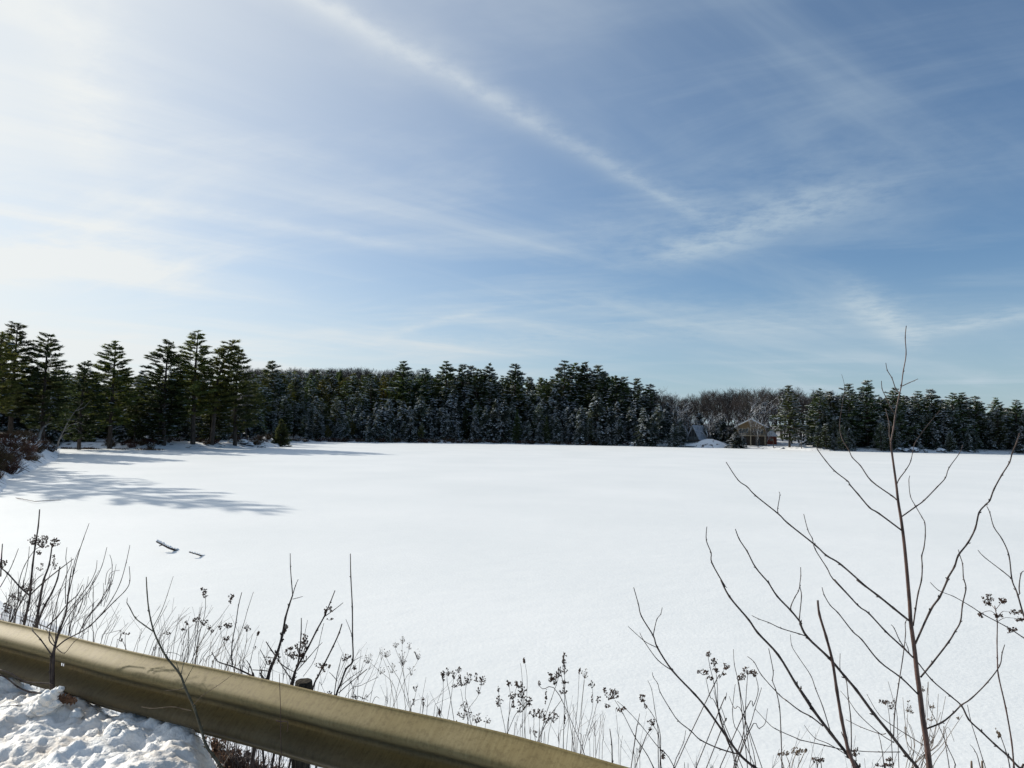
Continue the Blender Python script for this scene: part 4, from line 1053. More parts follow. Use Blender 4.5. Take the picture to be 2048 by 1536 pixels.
s2.stem(zp(5, [(820, 1405), (650, 1408), (500, 1400), (430, 1390)]), 2, 1.2, .1, y0=-.1)
s2.stem(zp(5, [(400, 1440), (240, 1340), (130, 1300), (70, 1240), (35, 1185)]), 2, 1., .1)

s3 = Plant('arching_shrub', 'slender arching shrub leaning left, left of the broken brown stick', 'shrub', 2.9)
s3.stem(zp(4, [(1400, 1640), (1270, 1536), (1140, 1420), (1010, 1250), (870, 1050), (775, 935), (590, 740), (470, 550), (435, 455), (340, 295), (315, 200), (275, 60)]), 6, 1.6, .1, root=True)
s3.stem(zp(4, [(435, 455), (440, 410), (465, 320), (495, 280), (508, 225)]), 2.4, 1.4, .05, y0=.08)
s3.stem(zp(4, [(475, 555), (420, 530), (350, 490), (230, 380)]), 2.4, 1.2, -.1, y0=.08)
s3.stem(zp(4, [(590, 740), (475, 655), (360, 500), (325, 430)]), 2.4, 1.2, .1, y0=.06)
s3.stem(zp(4, [(1140, 1425), (985, 1380), (820, 1305), (740, 1230), (640, 1150), (570, 1050), (490, 920), (470, 850), (435, 795), (428, 755)]), 3, 1.4, .1)
s3.stem(zp(4, [(1090, 1420), (1040, 1310), (985, 1150), (950, 1000), (930, 900)]), 2.6, 1.3, .1)

s4 = Plant('bare_shoot', 'single upright bare shoot left of the broken brown stick', 'shoot', 3.0)
s4.stem(zp(4, [(1492, 1620), (1490, 1536), (1480, 1250), (1468, 1040), (1435, 900), (1412, 820), (1412, 740), (1378, 560)]), 2.6, 1.6, .1, 'stem', root=True)
bs = Plant('broken_stick', 'thick brown broken off stick standing before the arching shrub', 'stick', 2.6)
bs.stem(zp(5, [(500, 1640), (450, 1536), (400, 1400), (372, 1290), (340, 1130), (300, 900), (265, 660), (215, 470), (160, 280), (145, 165)]), 9, 4.6, .1, 'stem', root=True, mat='twig_red')
bs.stem(zp(5, [(360, 1290), (345, 1260), (338, 1240)]), 3, 2., 0, 'stub', mat='twig_red')
s5 = Plant('bare_shrub', 'long slanting bare branch crossing behind the sapling toward the lower right corner', 'shrub', 3.4)
s5.stem(zp(5, [(1900, 1600), (1800, 1536), (1700, 1440), (1600, 1350), (1480, 1240), (1380, 1140), (1320, 1030), (1225, 945), (1075, 820), (955, 665), (890, 600), (820, 500), (770, 395), (745, 365)]), 5, 1.4, .0, root=True)
s5.stem(zp(5, [(895, 610), (880, 560), (862, 505)]), 1.8, 1.2, .0)
s6 = Plant('bare_shrub', 'bare shrub with forked twigs cut by the right edge', 'shrub', 2.9)
s6.stem([(2075, 1330)] + zp(5, [(1870, 400), (1825, 280), (1780, 120)]) + zp(3, [(1700, 1430), (1660, 1320), (1630, 1080), (1560, 910), (1470, 785), (1430, 640), (1400, 575)]), 4, 1.5, .1, root=True)
s6.stem(zp(3, [(1660, 1320), (1560, 1240), (1380, 1100), (1310, 1025)]), 2.4, 1.2, -.1)
s6.stem(zp(3, [(1738, 1470), (1735, 1400), (1755, 1270), (1790, 1235)]), 2.6, 1.5, -.1)
s6.stem(zp(5, [(1900, 510), (1830, 470), (1700, 390), (1500, 280), (1400, 215), (1260, 135), (1140, 85), (1065, 20)]), 2.8, 1.2, -.2)
w = Plant('dry_weed', 'tall reddish weed with dark flat seed clusters at the right edge', 'weed', 3.1, mat='twig_red')
w.stem(zp(5, [(1765, 1640), (1750, 1536), (1730, 1330), (1680, 1050), (1620, 780), (1612, 640), (1612, 500), (1612, 330), (1590, 210)]), 3.4, 1.8, .05, 'stem', root=True, mat='twig_red')
for (a, b_), (c, d), n_ in (((1540, 160), (46, 46), 26), ((1650, 168), (40, 26), 18), ((1465, 287), (32, 14), 10), ((1620, 290), (36, 14), 12), ((1760, 262), (56, 18), 16), ((1800, 322), (40, 14), 10), ((1730, 408), (46, 20), 14)):
    q = zp(5, [(a, b_)])[0]; w.head(q[0], q[1], c / 4.085, d / 4.085, n_, r=2.8)
for tg in (((1605, 250), (1570, 210), (1545, 180)), ((1600, 240), (1630, 200), (1650, 180)), ((1612, 300), (1560, 255), (1500, 262), (1470, 285)), ((1612, 300), (1660, 255), (1700, 262), (1760, 262)), ((1615, 340), (1680, 310), (1800, 320))):
    w.stem(zp(5, tg), 1.3, .9, .05, 'twig', nodes=False)

# helper for seed weeds: stems + heads in picture coordinates
def weed(label, Y, stems, heads, mat='twig', hm='seed', name='dry_weed', group='dry weeds behind the guardrail', wd=1.9, r=2.4, spikes=()):
    p = Plant(name, label, 'weed', Y, group, mat)
    for i, st in enumerate(stems):
        p.stem(st, wd * (1.2 if i == 0 else 1), wd * .6, random.uniform(-.06, .1), 'stem', root=True, nodes=(wd > 1.6))
    for hd in heads: p.head(hd[0], hd[1], hd[2], hd[3], hd[4] if len(hd) > 4 else 12, r=r, mat=hm)
    for sk in spikes: p.spike(*sk)
    return p
z = zp
Q = lambda v, L: [(Z[v][0] + a / Z[v][2], Z[v][1] + b_ / Z[v][2], c / Z[v][2], d / Z[v][2], n) for a, b_, c, d, n in L]
weed('weed with a drooping dark seed plume right of the rail end', 2.9, [z(4, [(440, 1536), (290, 1290), (190, 1090), (120, 980)]), z(4, [(610, 1536), (460, 1350), (330, 1180), (200, 1040), (140, 990)]), z(4, [(290, 1275), (310, 1180), (325, 1090)])],
     Q(4, [(95, 930, 58, 45, 30), (35, 895, 14, 16, 6), (60, 1025, 24, 16, 10), (170, 1052, 45, 20, 14)]), wd=2.2)
weed('weed with small seed balls and a torn brown stub beside it', 2.95, [z(4, [(490, 1536), (492, 1300), (470, 1180), (420, 1080), (370, 1020), (345, 960)]), z(4, [(500, 1536), (480, 1250), (450, 1050), (420, 900), (390, 820)]), z(4, [(475, 1400), (470, 1260), (440, 1190), (410, 1150)]), z(4, [(345, 1360), (400, 1240), (420, 1190)]), z(4, [(600, 1536), (640, 1420), (685, 1320), (700, 1230)])],
     Q(4, [(350, 965, 30, 32, 16), (368, 1030, 18, 20, 9), (420, 1160, 28, 30, 12), (410, 1215, 16, 12, 6), (515, 1430, 14, 36, 16)]), wd=1.8)
weed('weed topped by two dark seed clusters, left of a similar one', 3.0, [z(4, [(1100, 1480), (1040, 1300), (975, 1080), (930, 850), (900, 720), (880, 610)]), z(4, [(1110, 1470), (1000, 1180), (965, 1060), (960, 850), (940, 700)]), z(4, [(975, 1080), (900, 960), (865, 800)]), z(4, [(985, 1040), (1020, 980), (1035, 920)]), z(4, [(930, 860), (975, 800), (1010, 740)]), z(4, [(1000, 1200), (1025, 1150), (990, 1040)])],
     Q(4, [(885, 605, 18, 20, 9), (935, 672, 30, 34, 16), (950, 740, 34, 18, 12), (1030, 705, 34, 28, 14), (1012, 765, 14, 12, 6), (845, 755, 50, 24, 16), (900, 800, 26, 22, 10)]))
weed('many branched weed topped by a dark round seed tuft', 3.05, [z(4, [(1100, 1500), (1160, 1300), (1185, 1140), (1190, 1040), (1200, 860), (1210, 740)]), z(4, [(1185, 1140), (1150, 950), (1135, 840), (1115, 800)]), z(4, [(1190, 1060), (1250, 1030), (1295, 900), (1270, 780)]), z(4, [(1100, 600), (1100, 600)]) if False else z(4, [(1165, 1130), (1130, 830), (1098, 690), (1090, 565)]),
     z(4, [(1185, 1140), (1100, 1050), (1055, 950)]), z(4, [(1180, 1330), (1100, 1200), (1085, 1060), (1105, 850)]), z(4, [(1140, 1420), (1230, 1180), (1265, 1060), (1320, 880)]), z(4, [(1215, 1245), (1300, 1215), (1350, 1170), (1368, 1050)]), z(4, [(1270, 1500), (1240, 1350), (1200, 1190)])],
     Q(4, [(1150, 790, 40, 30, 18), (1210, 735, 46, 36, 18), (1255, 765, 28, 26, 14)]))
weed('low pale brown weed at the bottom edge under the upright shoot', 2.8, [z(4, [(1560, 1600), (1540, 1480), (1500, 1400)]), z(4, [(1560, 1600), (1580, 1480), (1610, 1400)]), z(4, [(1600, 1600), (1640, 1480), (1680, 1390)]), z(4, [(1520, 1600), (1480, 1480), (1460, 1420)])],
     Q(4, [(1460, 1420, 20, 16, 8), (1520, 1415, 36, 20, 12), (1610, 1400, 50, 36, 20), (1680, 1385, 12, 12, 5)]), mat='straw', hm='straw')
weed('low weed with dark seed knots at the bottom edge left of the stick foot', 2.7, [z(5, [(140, 1600), (140, 1520), (130, 1470)]), z(5, [(180, 1600), (170, 1500), (175, 1460)])], Q(5, [(110, 1470, 26, 20, 10), (165, 1465, 34, 24, 14)]))
weed('low weed with spreading dark seed knots between stick and sapling foot', 2.7, [z(5, [(700, 1620), (700, 1536), (690, 1500)]), z(5, [(740, 1620), (735, 1500), (725, 1460)]), z(5, [(690, 1536), (640, 1250)])], Q(5, [(680, 1512, 62, 12, 18), (730, 1465, 26, 16, 10), (750, 1505, 20, 12, 6)]))
weed('weed with a dark seed knot at the foot of the broken stick', 2.72, [z(5, [(440, 1600), (455, 1480), (455, 1420)])], Q(5, [(452, 1410, 30, 34, 20)]))
weed('weed with a hanging row of small dark seeds left of the sapling', 3.2, [z(5, [(760, 1536), (740, 1250), (725, 1060), (700, 980)]), z(5, [(800, 1300), (790, 1100), (770, 1000), (720, 830)])], Q(5, [(690, 995, 44, 20, 16), (745, 1030, 26, 28, 14), (775, 990, 16, 20, 8)]), wd=1.4, r=2.)
weed('thicket of fine pale stalks around the sapling foot', 3.15,
     [z(5, [(random.uniform(850, 1130), 1600), (x0 + random.uniform(-20, 20), 1350), (x0 + dx * .6, 1200), (x0 + dx, yt)]) for x0, dx, yt in ((880, -30, 1050), (900, -60, 960), (860, 20, 1090), (940, -70, 1130), (980, 60, 880), (1010, 40, 830), (1030, 60, 1000), (1050, 100, 1080), (1090, 40, 930), (1130, 100, 1120), (1160, 170, 1100), (1180, -10, 1230), (1120, 140, 1320), (930, -40, 1180), (870, -20, 1250), (1000, 20, 1220), (1080, -30, 1180), (1060, 130, 950))],
     Q(5, [(885, 1030, 26, 50, 14), (1010, 890, 20, 26, 9), (1075, 1035, 22, 14, 8), (1068, 1300, 20, 34, 12), (1290, 1130, 14, 12, 5), (1070, 1140, 26, 16, 7), (905, 1075, 26, 14, 8)]), mat='straw', hm='straw', wd=1.3, r=1.7)
weed('pair of fine crossing stems right of the sapling foot', 3.2, [z(5, [(1260, 1620), (1265, 1500), (1205, 1360), (1150, 1230), (1060, 1050), (1045, 940), (1045, 835)]), z(5, [(1230, 1620), (1200, 1400), (1170, 1230)]), z(5, [(1530, 1620), (1500, 1480), (1440, 1300), (1395, 1160), (1368, 1020)]), z(5, [(1480, 1560), (1430, 1400), (1390, 1345)])], [], wd=1.9)
weed('thin stalk with a single pale pod near the lower right corner', 3.0, [z(5, [(1730, 1620), (1690, 1420), (1640, 1280), (1625, 1240)])], [], spikes=[(z(5, [(1628, 1270)])[0][0], z(5, [(1628, 1275)])[0][1], 12, 4.5, -.3, 'straw')])
for px_, lb in ((1943, 'left pale brown cut stub at the bottom edge'), (1964, 'right pale brown cut stub at the bottom edge')):
    p = Plant('cut_stub', lb, 'stub', 2.7, mat='straw'); p.stem([(px_ + 4, 1600), (px_ + 1, 1545), (px_, 1522)], 7, 3.5, 0, 'stem', root=True, mat='straw')
weed('straight dark stub stalk just right of the rail end', 2.5, [z(4, [(112, 1580), (103, 1490), (95, 1350), (80, 1215)])], [], wd=3.0)
# ---- weeds along the rail, centre
C9 = (600, 1200, 2.926)
Z[9] = C9
weed('wide pale feathery weed standing alone behind the rail', 3.25, [z(9, [(620, 660), (612, 560), (608, 450), (600, 350), (598, 225)]), z(9, [(570, 640), (560, 540), (530, 470), (470, 420), (390, 350)]), z(9, [(600, 500), (640, 430), (680, 370), (700, 310)]), z(9, [(600, 520), (560, 430), (520, 370), (490, 300)]), z(9, [(602, 420), (570, 320), (548, 260)]), z(9, [(602, 400), (630, 320), (645, 265)]), z(9, [(530, 480), (510, 400), (480, 330)]), z(9, [(525, 640), (535, 520), (540, 470)])],
     Q(9, [(598, 235, 14, 24, 14), (560, 262, 22, 18, 10), (640, 268, 18, 20, 10), (500, 310, 34, 28, 18), (400, 345, 34, 30, 14), (690, 320, 26, 34, 18), (600, 340, 24, 50, 20), (540, 390, 26, 40, 14), (470, 410, 30, 24, 10), (650, 410, 24, 30, 12)]), mat='straw', hm='straw', wd=1.1, r=1.2)
weed('low broad weed with dark bead like seed clusters behind the rail', 3.05, [z(9, [(820, 720), (835, 560), (838, 450)]), z(9, [(860, 720), (885, 580), (900, 470), (930, 410)]), z(9, [(980, 740), (990, 640), (1040, 560), (1070, 460)]), z(9, [(985, 720), (960, 620), (940, 520)]), z(9, [(985, 640), (965, 560), (980, 440)]), z(9, [(885, 600), (860, 480), (862, 410)])],
     Q(9, [(838, 450, 12, 34, 12), (868, 420, 14, 30, 12), (898, 440, 10, 26, 9), (930, 410, 20, 14, 10), (950, 470, 30, 34, 20), (990, 460, 20, 34, 14), (1030, 450, 14, 30, 10), (1065, 470, 22, 30, 14), (1045, 530, 12, 22, 8), (905, 500, 14, 16, 6)]), wd=1.5, r=2.2)
weed('low tangled weed with dark seeds close above the rail top', 2.95, [z(9, [(970, 760), (985, 700), (960, 620), (930, 640)]), z(9, [(1030, 760), (1040, 690), (1060, 660)]), z(9, [(1000, 760), (1010, 700), (990, 620)]), z(9, [(1080, 770), (1090, 720), (1110, 690)])],
     Q(9, [(960, 620, 22, 24, 10), (960, 670, 40, 26, 16), (1030, 690, 36, 34, 18), (1100, 700, 22, 24, 9), (880, 712, 34, 10, 8)]), wd=1.2, r=2.)
weed('dense dark seeded weed left of the tall spiked weed', 2.95, [z(9, [(1210, 800), (1220, 700), (1250, 580), (1275, 480)]), z(9, [(1300, 820), (1303, 700), (1300, 560), (1290, 480)]), z(9, [(1205, 790), (1175, 640), (1160, 520)]), z(9, [(1310, 820), (1325, 600), (1328, 450), (1312, 350)]), z(9, [(1320, 820), (1300, 460), (1290, 370)]), z(9, [(1230, 740), (1280, 650), (1330, 590)]), z(9, [(1225, 640), (1230, 560), (1222, 490)])],
     Q(9, [(1162, 520, 8, 20, 6), (1165, 590, 20, 36, 14), (1222, 490, 18, 22, 10), (1280, 490, 28, 26, 18), (1245, 560, 24, 24, 12), (1300, 540, 30, 40, 24), (1315, 600, 44, 34, 22), (1290, 640, 24, 20, 9), (1240, 610, 16, 22, 8)]), wd=1.5, r=2.3, spikes=[(600 + 1312 / 2.926, 1200 + 368 / 2.926, 10, 3.2, 0)])
weed('tall weed with a dark upright seed spike and side clusters', 2.9, [z(9, [(1540, 880), (1545, 700), (1550, 500), (1545, 330)]), z(9, [(1410, 830), (1430, 700), (1470, 580), (1500, 500), (1520, 430)]), z(9, [(1430, 740), (1490, 640), (1535, 580)]), z(9, [(1545, 520), (1520, 420), (1512, 400)]), z(9, [(1520, 560), (1420, 520), (1395, 485)])],
     Q(9, [(1545, 350, 14, 42, 16), (1520, 420, 16, 30, 12), (1465, 450, 16, 34, 12), (1490, 460, 24, 44, 18), (1550, 480, 24, 16, 9), (1545, 530, 26, 22, 10), (1400, 490, 8, 16, 5), (1550, 410, 14, 26, 8)]), wd=1.7, r=2.4,
     spikes=[(600 + 1440 / 2.926, 1200 + 600 / 2.926, 26, 3.0, 0), (600 + 1550 / 2.926, 1200 + 720 / 2.926, 22, 2.6, 0)])
weed('low weed with dark bead seeds between the two spiked weeds', 2.85, [z(9, [(1395, 840), (1400, 740), (1400, 660)]), z(9, [(1400, 840), (1430, 740), (1480, 680)]), z(9, [(1380, 840), (1370, 780), (1370, 680)]), z(9, [(1450, 850), (1460, 760), (1480, 690)])],
     Q(9, [(1370, 660, 26, 26, 12), (1410, 665, 34, 30, 18), (1480, 680, 34, 34, 18), (1440, 700, 20, 26, 10), (1375, 780, 16, 20, 7)]), wd=1.4, r=2.3)
weed('cluster of thin reddish upright stalks with small pods right of the spiked weed', 2.85, [z(9, [(1600, 890), (1610, 740), (1625, 600), (1635, 400)]), z(9, [(1645, 900), (1680, 760), (1712, 620), (1708, 490)]), z(9, [(1655, 900), (1700, 740), (1745, 580)]), z(9, [(1590, 880), (1598, 700), (1600, 610)]), z(9, [(1560, 860), (1570, 700), (1540, 620)]), z(9, [(1620, 890), (1660, 480), (1665, 430)]), z(9, [(1730, 920), (1750, 800), (1762, 670)])],
     Q(9, [(1707, 495, 16, 24, 10), (1745, 580, 16, 20, 8)]), mat='twig_red', wd=1.3, r=2.0, spikes=[(600 + 1635 / 2.926, 1200 + 430 / 2.926, 12, 2.6, .1), (600 + 1710 / 2.926, 1200 + 600 / 2.926, 20, 2.2, 0)])
weed('pale downy round headed weed beside the reddish stalks', 3.1, [z(9, [(1640, 900), (1650, 620), (1665, 470)])], Q(9, [(1665, 430, 30, 30, 16)]), mat='straw', hm='straw', wd=1.1, r=1.2)
weed('small single seed spike close above the rail, left of the bead weeds', 3.1, [z(9, [(800, 700), (812, 650)]), z(9, [(700, 680), (715, 580), (738, 450)]), z(9, [(640, 660), (670, 580), (690, 490)]), z(9, [(740, 690), (750, 560)]), z(9, [(640, 650), (700, 580)])],
     Q(9, [(720, 590, 10, 28, 9), (675, 510, 14, 30, 8), (668, 600, 10, 20, 5)]), wd=1.2, r=1.8, spikes=[(600 + 812 / 2.926, 1200 + 670 / 2.926, 10, 3.4, .15)])
weed('thin bending wisps over the rail right of the post', 2.95, [z(9, [(330, 590), (320, 570), (350, 565), (400, 590)]), z(9, [(370, 600), (400, 560), (425, 530)]), z(9, [(270, 560), (360, 500), (460, 450)]), z(9, [(420, 610), (465, 575)])], Q(9, [(330, 568, 30, 8, 6), (375, 570, 20, 8, 5)]), wd=1.4, r=1.6)
# ---- shrub behind the post
p8 = lambda L: z(8, L)
sh = Plant('bare_shrub', 'tall forked dark shrub rising left of the guardrail post', 'shrub', 3.2)
sh.stem(p8([(320, 945), (345, 860), (385, 760), (420, 640), (440, 530), (465, 440), (490, 370)]), 8, 3, .0, 'stem', root=True)
sh.stem(p8([(490, 370), (482, 280), (473, 180), (473, 90)]), 2.6, 1.6, .05); sh.stem(p8([(490, 370), (508, 310), (527, 265)]), 2.4, 1.5, -.05); sh.stem(p8([(490, 398), (520, 390), (557, 380)]), 2, 1.2, -.05)
sh.stem(p8([(375, 780), (350, 745), (310, 685)]), 3, 2, .05); sh.stem(p8([(320, 840), (295, 785), (270, 738)]), 2.4, 1.4, .05); sh.stem(p8([(300, 945), (280, 915), (270, 895)]), 4, 3, 0); sh.stem(p8([(345, 885), (280, 880), (220, 875)]), 2.6, 1.8, .05)
sh.stem(p8([(400, 825), (450, 860), (520, 900)]), 2.4, 1.6, .1); sh.stem(p8([(390, 800), (330, 790), (290, 790)]), 2, 1.2, .1)
for a, b_, c, d, n_ in ((435, 600, 14, 40, 16), (450, 580, 12, 20, 8), (350, 815, 46, 26, 22), (415, 650, 12, 40, 10), (400, 780, 22, 20, 8)): q = p8([(a, b_)])[0]; sh.head(q[0], q[1], c / 3.37, d / 3.37, n_, r=2.2)
sh2 = Plant('bare_shrub', 'twin stemmed shrub with curled dry leaves rising behind the post top', 'shrub', 3.1)
sh2.stem(p8([(485, 955), (520, 860), (590, 730), (650, 610), (705, 510), (745, 420), (775, 340)]), 5, 2, .0, 'stem', root=True)
sh2.stem(p8([(705, 515), (770, 470), (830, 422)]), 2.4, 1.4, .05); sh2.stem(p8([(500, 930), (530, 800), (545, 640), (548, 525)]), 4, 2, .05, root=True)
sh2.stem(p8([(520, 880), (600, 790), (655, 725), (690, 690)]), 2.4, 1.2, .05); sh2.stem(p8([(545, 850), (560, 700), (590, 540)]), 1.6, 1, .1); sh2.stem(p8([(480, 940), (440, 880), (405, 830)]), 2.6, 1.6, .05)
sh2.stem(p8([(560, 920), (640, 800), (690, 600), (700, 560)]), 1.4, 1, .0)
for a, b_, c, d, n_ in ((715, 480, 14, 34, 12), (742, 465, 12, 24, 7), (740, 530, 24, 10, 6), (570, 680, 20, 44, 20), (540, 740, 46, 56, 40), (470, 750, 36, 40, 18), (560, 800, 30, 26, 14), (500, 780, 30, 24, 14), (665, 845, 30, 16, 9)): q = p8([(a, b_)])[0]; sh2.head(q[0], q[1], c / 3.37, d / 3.37, n_, r=2.3)
sh3 = Plant('bare_shoot', 'dark slanting cut shoot right of the guardrail post', 'shoot', 2.95)
sh3.stem(p8([(620, 1015), (660, 920), (700, 840), (760, 720), (800, 630), (822, 565)]), 4, 2.6, .0, 'stem', root=True)
for a, b_ in ((715, 845), (700, 880), (735, 850), (690, 860)): q = p8([(a, b_)])[0]; sh3.head(q[0], q[1], 3, 3, 2, r=3, mat='leaf')
sh4 = Plant('bare_shrub', 'shrub with one very tall straight shoot right of the post', 'shrub', 3.0)
sh4.stem(p8([(780, 1055), (810, 980), (850, 870), (895, 815), (892, 650), (890, 450), (880, 250), (878, 92)]), 4.5, 2, .0, 'stem', root=True)
sh4.stem(p8([(888, 640), (870, 590), (848, 535)]), 1.8, 1, .05); sh4.stem(p8([(810, 985), (880, 930), (958, 875)]), 2.2, 1.2, -.05); sh4.stem(p8([(800, 1030), (880, 960), (990, 870)]), 2.4, 1.4, -.1); sh4.stem(p8([(770, 1045), (790, 900), (825, 770)]), 2.4, 1.2, .05)
sh4.stem(p8([(890, 820), (925, 800), (960, 780)]), 1.4, .9, 0); sh4.stem(p8([(790, 950), (760, 910), (735, 890)]), 1.6, 1, .1)
for a, b_, c, d, n_ in ((858, 785, 24, 22, 14), (905, 860, 10, 18, 9), (735, 1030, 26, 14, 8), (840, 800, 10, 14, 5)): q = p8([(a, b_)])[0]; sh4.head(q[0], q[1], c / 3.37, d / 3.37, n_, r=2.2)
sh5 = Plant('bare_shrub', 'low curved dark limb with an upright shoot left of the post', 'shrub', 3.25)
sh5.stem(p8([(228, 930), (215, 912), (150, 885), (80, 848), (0, 825)]) + z(7, [(680, 775), (645, 720)]), 4, 1.6, .1, root=True)
sh5.stem(p8([(88, 842), (80, 780), (85, 680), (105, 560), (125, 440), (147, 352)]), 2.8, 1.6, .05); sh5.stem(p8([(228, 930), (205, 860), (178, 810)]), 3, 1.4, 0)
sh5.stem(p8([(30, 890), (90, 740), (150, 590), (185, 470), (225, 350)]), 1.7, 1., .1, root=True)
# ---- thin weeds left of the shrub
weed('slim weed with a tiny tree shaped seed tip above the rail', 3.5, [z(7, [(530, 790), (560, 600), (595, 450), (602, 330), (592, 270)]), z(7, [(560, 480), (585, 400)])], Q(7, [(592, 275, 18, 16, 8), (590, 300, 28, 12, 8), (602, 322, 22, 8, 5)]), wd=1.4, r=2.2)
weed('leaning thin weed ending in a small dark seed pair', 3.5, [z(7, [(500, 790), (600, 600), (700, 480), (770, 385)])], Q(7, [(790, 325, 24, 20, 9), (775, 350, 14, 26, 7)]), wd=1.3, r=2.3)
weed('weed with slanting feathery seed plumes left of the curved limb', 3.4, [z(7, [(560, 800), (660, 660), (700, 600), (760, 530)]), z(7, [(790, 800), (740, 680), (712, 590), (718, 490)]), z(7, [(640, 830), (700, 700), (760, 610)])], Q(7, [(760, 535, 34, 20, 18), (745, 620, 26, 18, 12), (708, 545, 12, 20, 6), (650, 565, 10, 16, 6)]), wd=1.2, r=2.2)
weed('weed with a flat lacy seed canopy left of the leaning weed', 3.5, [z(7, [(430, 850), (470, 700), (485, 520)]), z(7, [(470, 780), (520, 620), (540, 500)]), z(7, [(470, 800), (540, 600), (600, 520)]), z(7, [(440, 860), (450, 640), (470, 560)])], Q(7, [(470, 510, 14, 20, 8), (540, 495, 34, 20, 14), (590, 510, 40, 26, 18), (630, 545, 20, 18, 8), (330, 585, 22, 12, 8), (440, 560, 22, 16, 7)]), wd=1.3, r=2.)
weed('pale thin weed with a curled dark pod near the shrub', 3.3, [z(7, [(900, 880), (940, 700), (968, 600)]), z(7, [(860, 860), (890, 650), (895, 560)]), z(7, [(840, 860), (900, 700), (935, 590)])], Q(7, [(895, 555, 22, 22, 10), (950, 690, 10, 12, 4)]), mat='twig', wd=1.2, r=1.8, spikes=[(240 + 968 / 3.522, 1100 + 600 / 3.522, 9, 3., .5)])
weed('small weed with scattered seed dots just right of the left sapling', 3.7, [z(7, [(40, 715), (38, 640), (40, 590)]), z(7, [(40, 690), (10, 630), (0, 570)])], Q(7, [(40, 586, 26, 8, 6), (5, 572, 20, 6, 4), (10, 635, 20, 8, 5)]), wd=1.2, r=2.)
# fine stalk thickets (each clump a plant)
def thicket(label, Y, x0, x1, ytop0, ytop1, n, lean, wd=1.1, mat='twig'):
    p = Plant('stalk_clump', label, 'stalks', Y, 'clumps of fine bare stalks behind the guardrail', mat)
    mb = MB(); k = Y / F / 2; base = None
    for i in range(int(n * .62)):
        px = random.uniform(x0, x1); yt = random.uniform(ytop0, ytop1); yy = Y + random.uniform(-.15, .25); b0 = 1237 + .22 * px + 8
        ln = random.gauss(lean, .22) * (b0 - yt); P = [at(px, b0, yy)]; g = h1(P[0].x, P[0].y) - .04
        q = P[0].copy(); q.z = g; q.x -= ln * .002
        P = [q, P[0], at(px + ln * .4 + random.uniform(-3, 3), (b0 + yt) / 2, yy), at(px + ln, yt, yy)]
        if base is None: base = Vector((P[0].x, P[0].y, g)); p.base = base; p.e = empty(p.name, base, label, 'stalks', p.group)
        C = smooth_poly(P, 3); mb.tube(C, [max(k * wd * (1.1 - .6 * j / len(C)), .0007) for j in range(len(C))], 3)
        for u in range(random.randint(1, 3)):
            j = random.randint(5, len(C) - 2); d = (C[j + 1] - C[j]).normalized(); e_ = C[j] + (d + Vector((random.uniform(-.7, .7), random.uniform(-.5, .5), .1))).normalized() * random.uniform(.04, .12)
            mb.tube([C[j], e_], [k * wd * .6, k * wd * .35], 3)
    mb.build('stalks', M[mat], p.e, origin=base)
thicket('fan of fine stalks rising right of the front left sapling shadow', 3.7, 200, 300, 1190, 1270, 16, .45)
thicket('dense fine stalks behind the rail at the second front sapling', 3.5, 290, 400, 1210, 1300, 42, .3)
thicket('fine pale stalks behind the rail, second sapling to shrub', 3.4, 380, 480, 1235, 1330, 34, .3, mat='straw')
thicket('short fine stalks at the foot of the forked shrub', 3.2, 480, 600, 1290, 1340, 26, .1)
thicket('fine stalks around the foot of the tall straight shoot', 3.1, 620, 740, 1290, 1360, 22, .35)
thicket('sparse short stalks behind the rail under the feathery weed', 3.05, 740, 900, 1370, 1410, 12, .15)
thicket('short reddish stalks behind the rail right of centre', 2.9, 1000, 1240, 1410, 1490, 30, .05, mat='twig_red')
thicket('sparse short stalks past the rail end', 2.8, 1235, 1330, 1450, 1520, 9, .1)
thicket('low tangle of stalks along the bottom edge under the arching shrubs', 2.75, 1370, 1640, 1460, 1570, 22, .15)
thicket('low tangle of stalks at the bottom right corner', 2.8, 1690, 2040, 1460, 1570, 20, .05)
# ---- left shrub behind the rail
p6 = lambda L: z(6, L)
ls = Plant('bare_shrub', 'dark tall stemmed shrub with seed clusters behind the rail at the left edge', 'shrub', 4.2)
ls.stem(p6([(265, 925), (285, 780), (320, 590), (360, 480), (380, 340)]), 6, 2.4, .05, 'stem', root=True)
ls.stem(p6([(180, 890), (215, 750), (228, 600), (240, 480), (260, 330), (278, 200), (290, 68)]), 5, 2.2, 0, root=True)
ls.stem(p6([(220, 700), (150, 640), (60, 540), (0, 490), (-40, 450)]), 3.4, 2, .05); ls.stem(p6([(225, 690), (320, 600), (430, 510), (538, 430)]), 3.2, 1.6, -.05)
ls.stem(p6([(275, 900), (330, 770), (380, 680), (420, 580), (438, 485)]), 5, 2.4, .05, root=True); ls.stem(p6([(5, 560), (10, 440), (18, 320)]), 3, 1.8, .0)
ls.stem(p6([(130, 740), (140, 600), (180, 480), (250, 370), (300, 340)]), 1.8, 1.2, .1); ls.stem(p6([(0, 640), (60, 530), (100, 450), (135, 355)]), 1.8, 1.2, .1); ls.stem(p6([(80, 880), (150, 700), (200, 480), (215, 340)]), 1.6, 1, .1, root=True)
ls.stem(p6([(90, 870), (170, 720), (250, 600), (320, 540)]), 2, 1.2, .1, root=True)
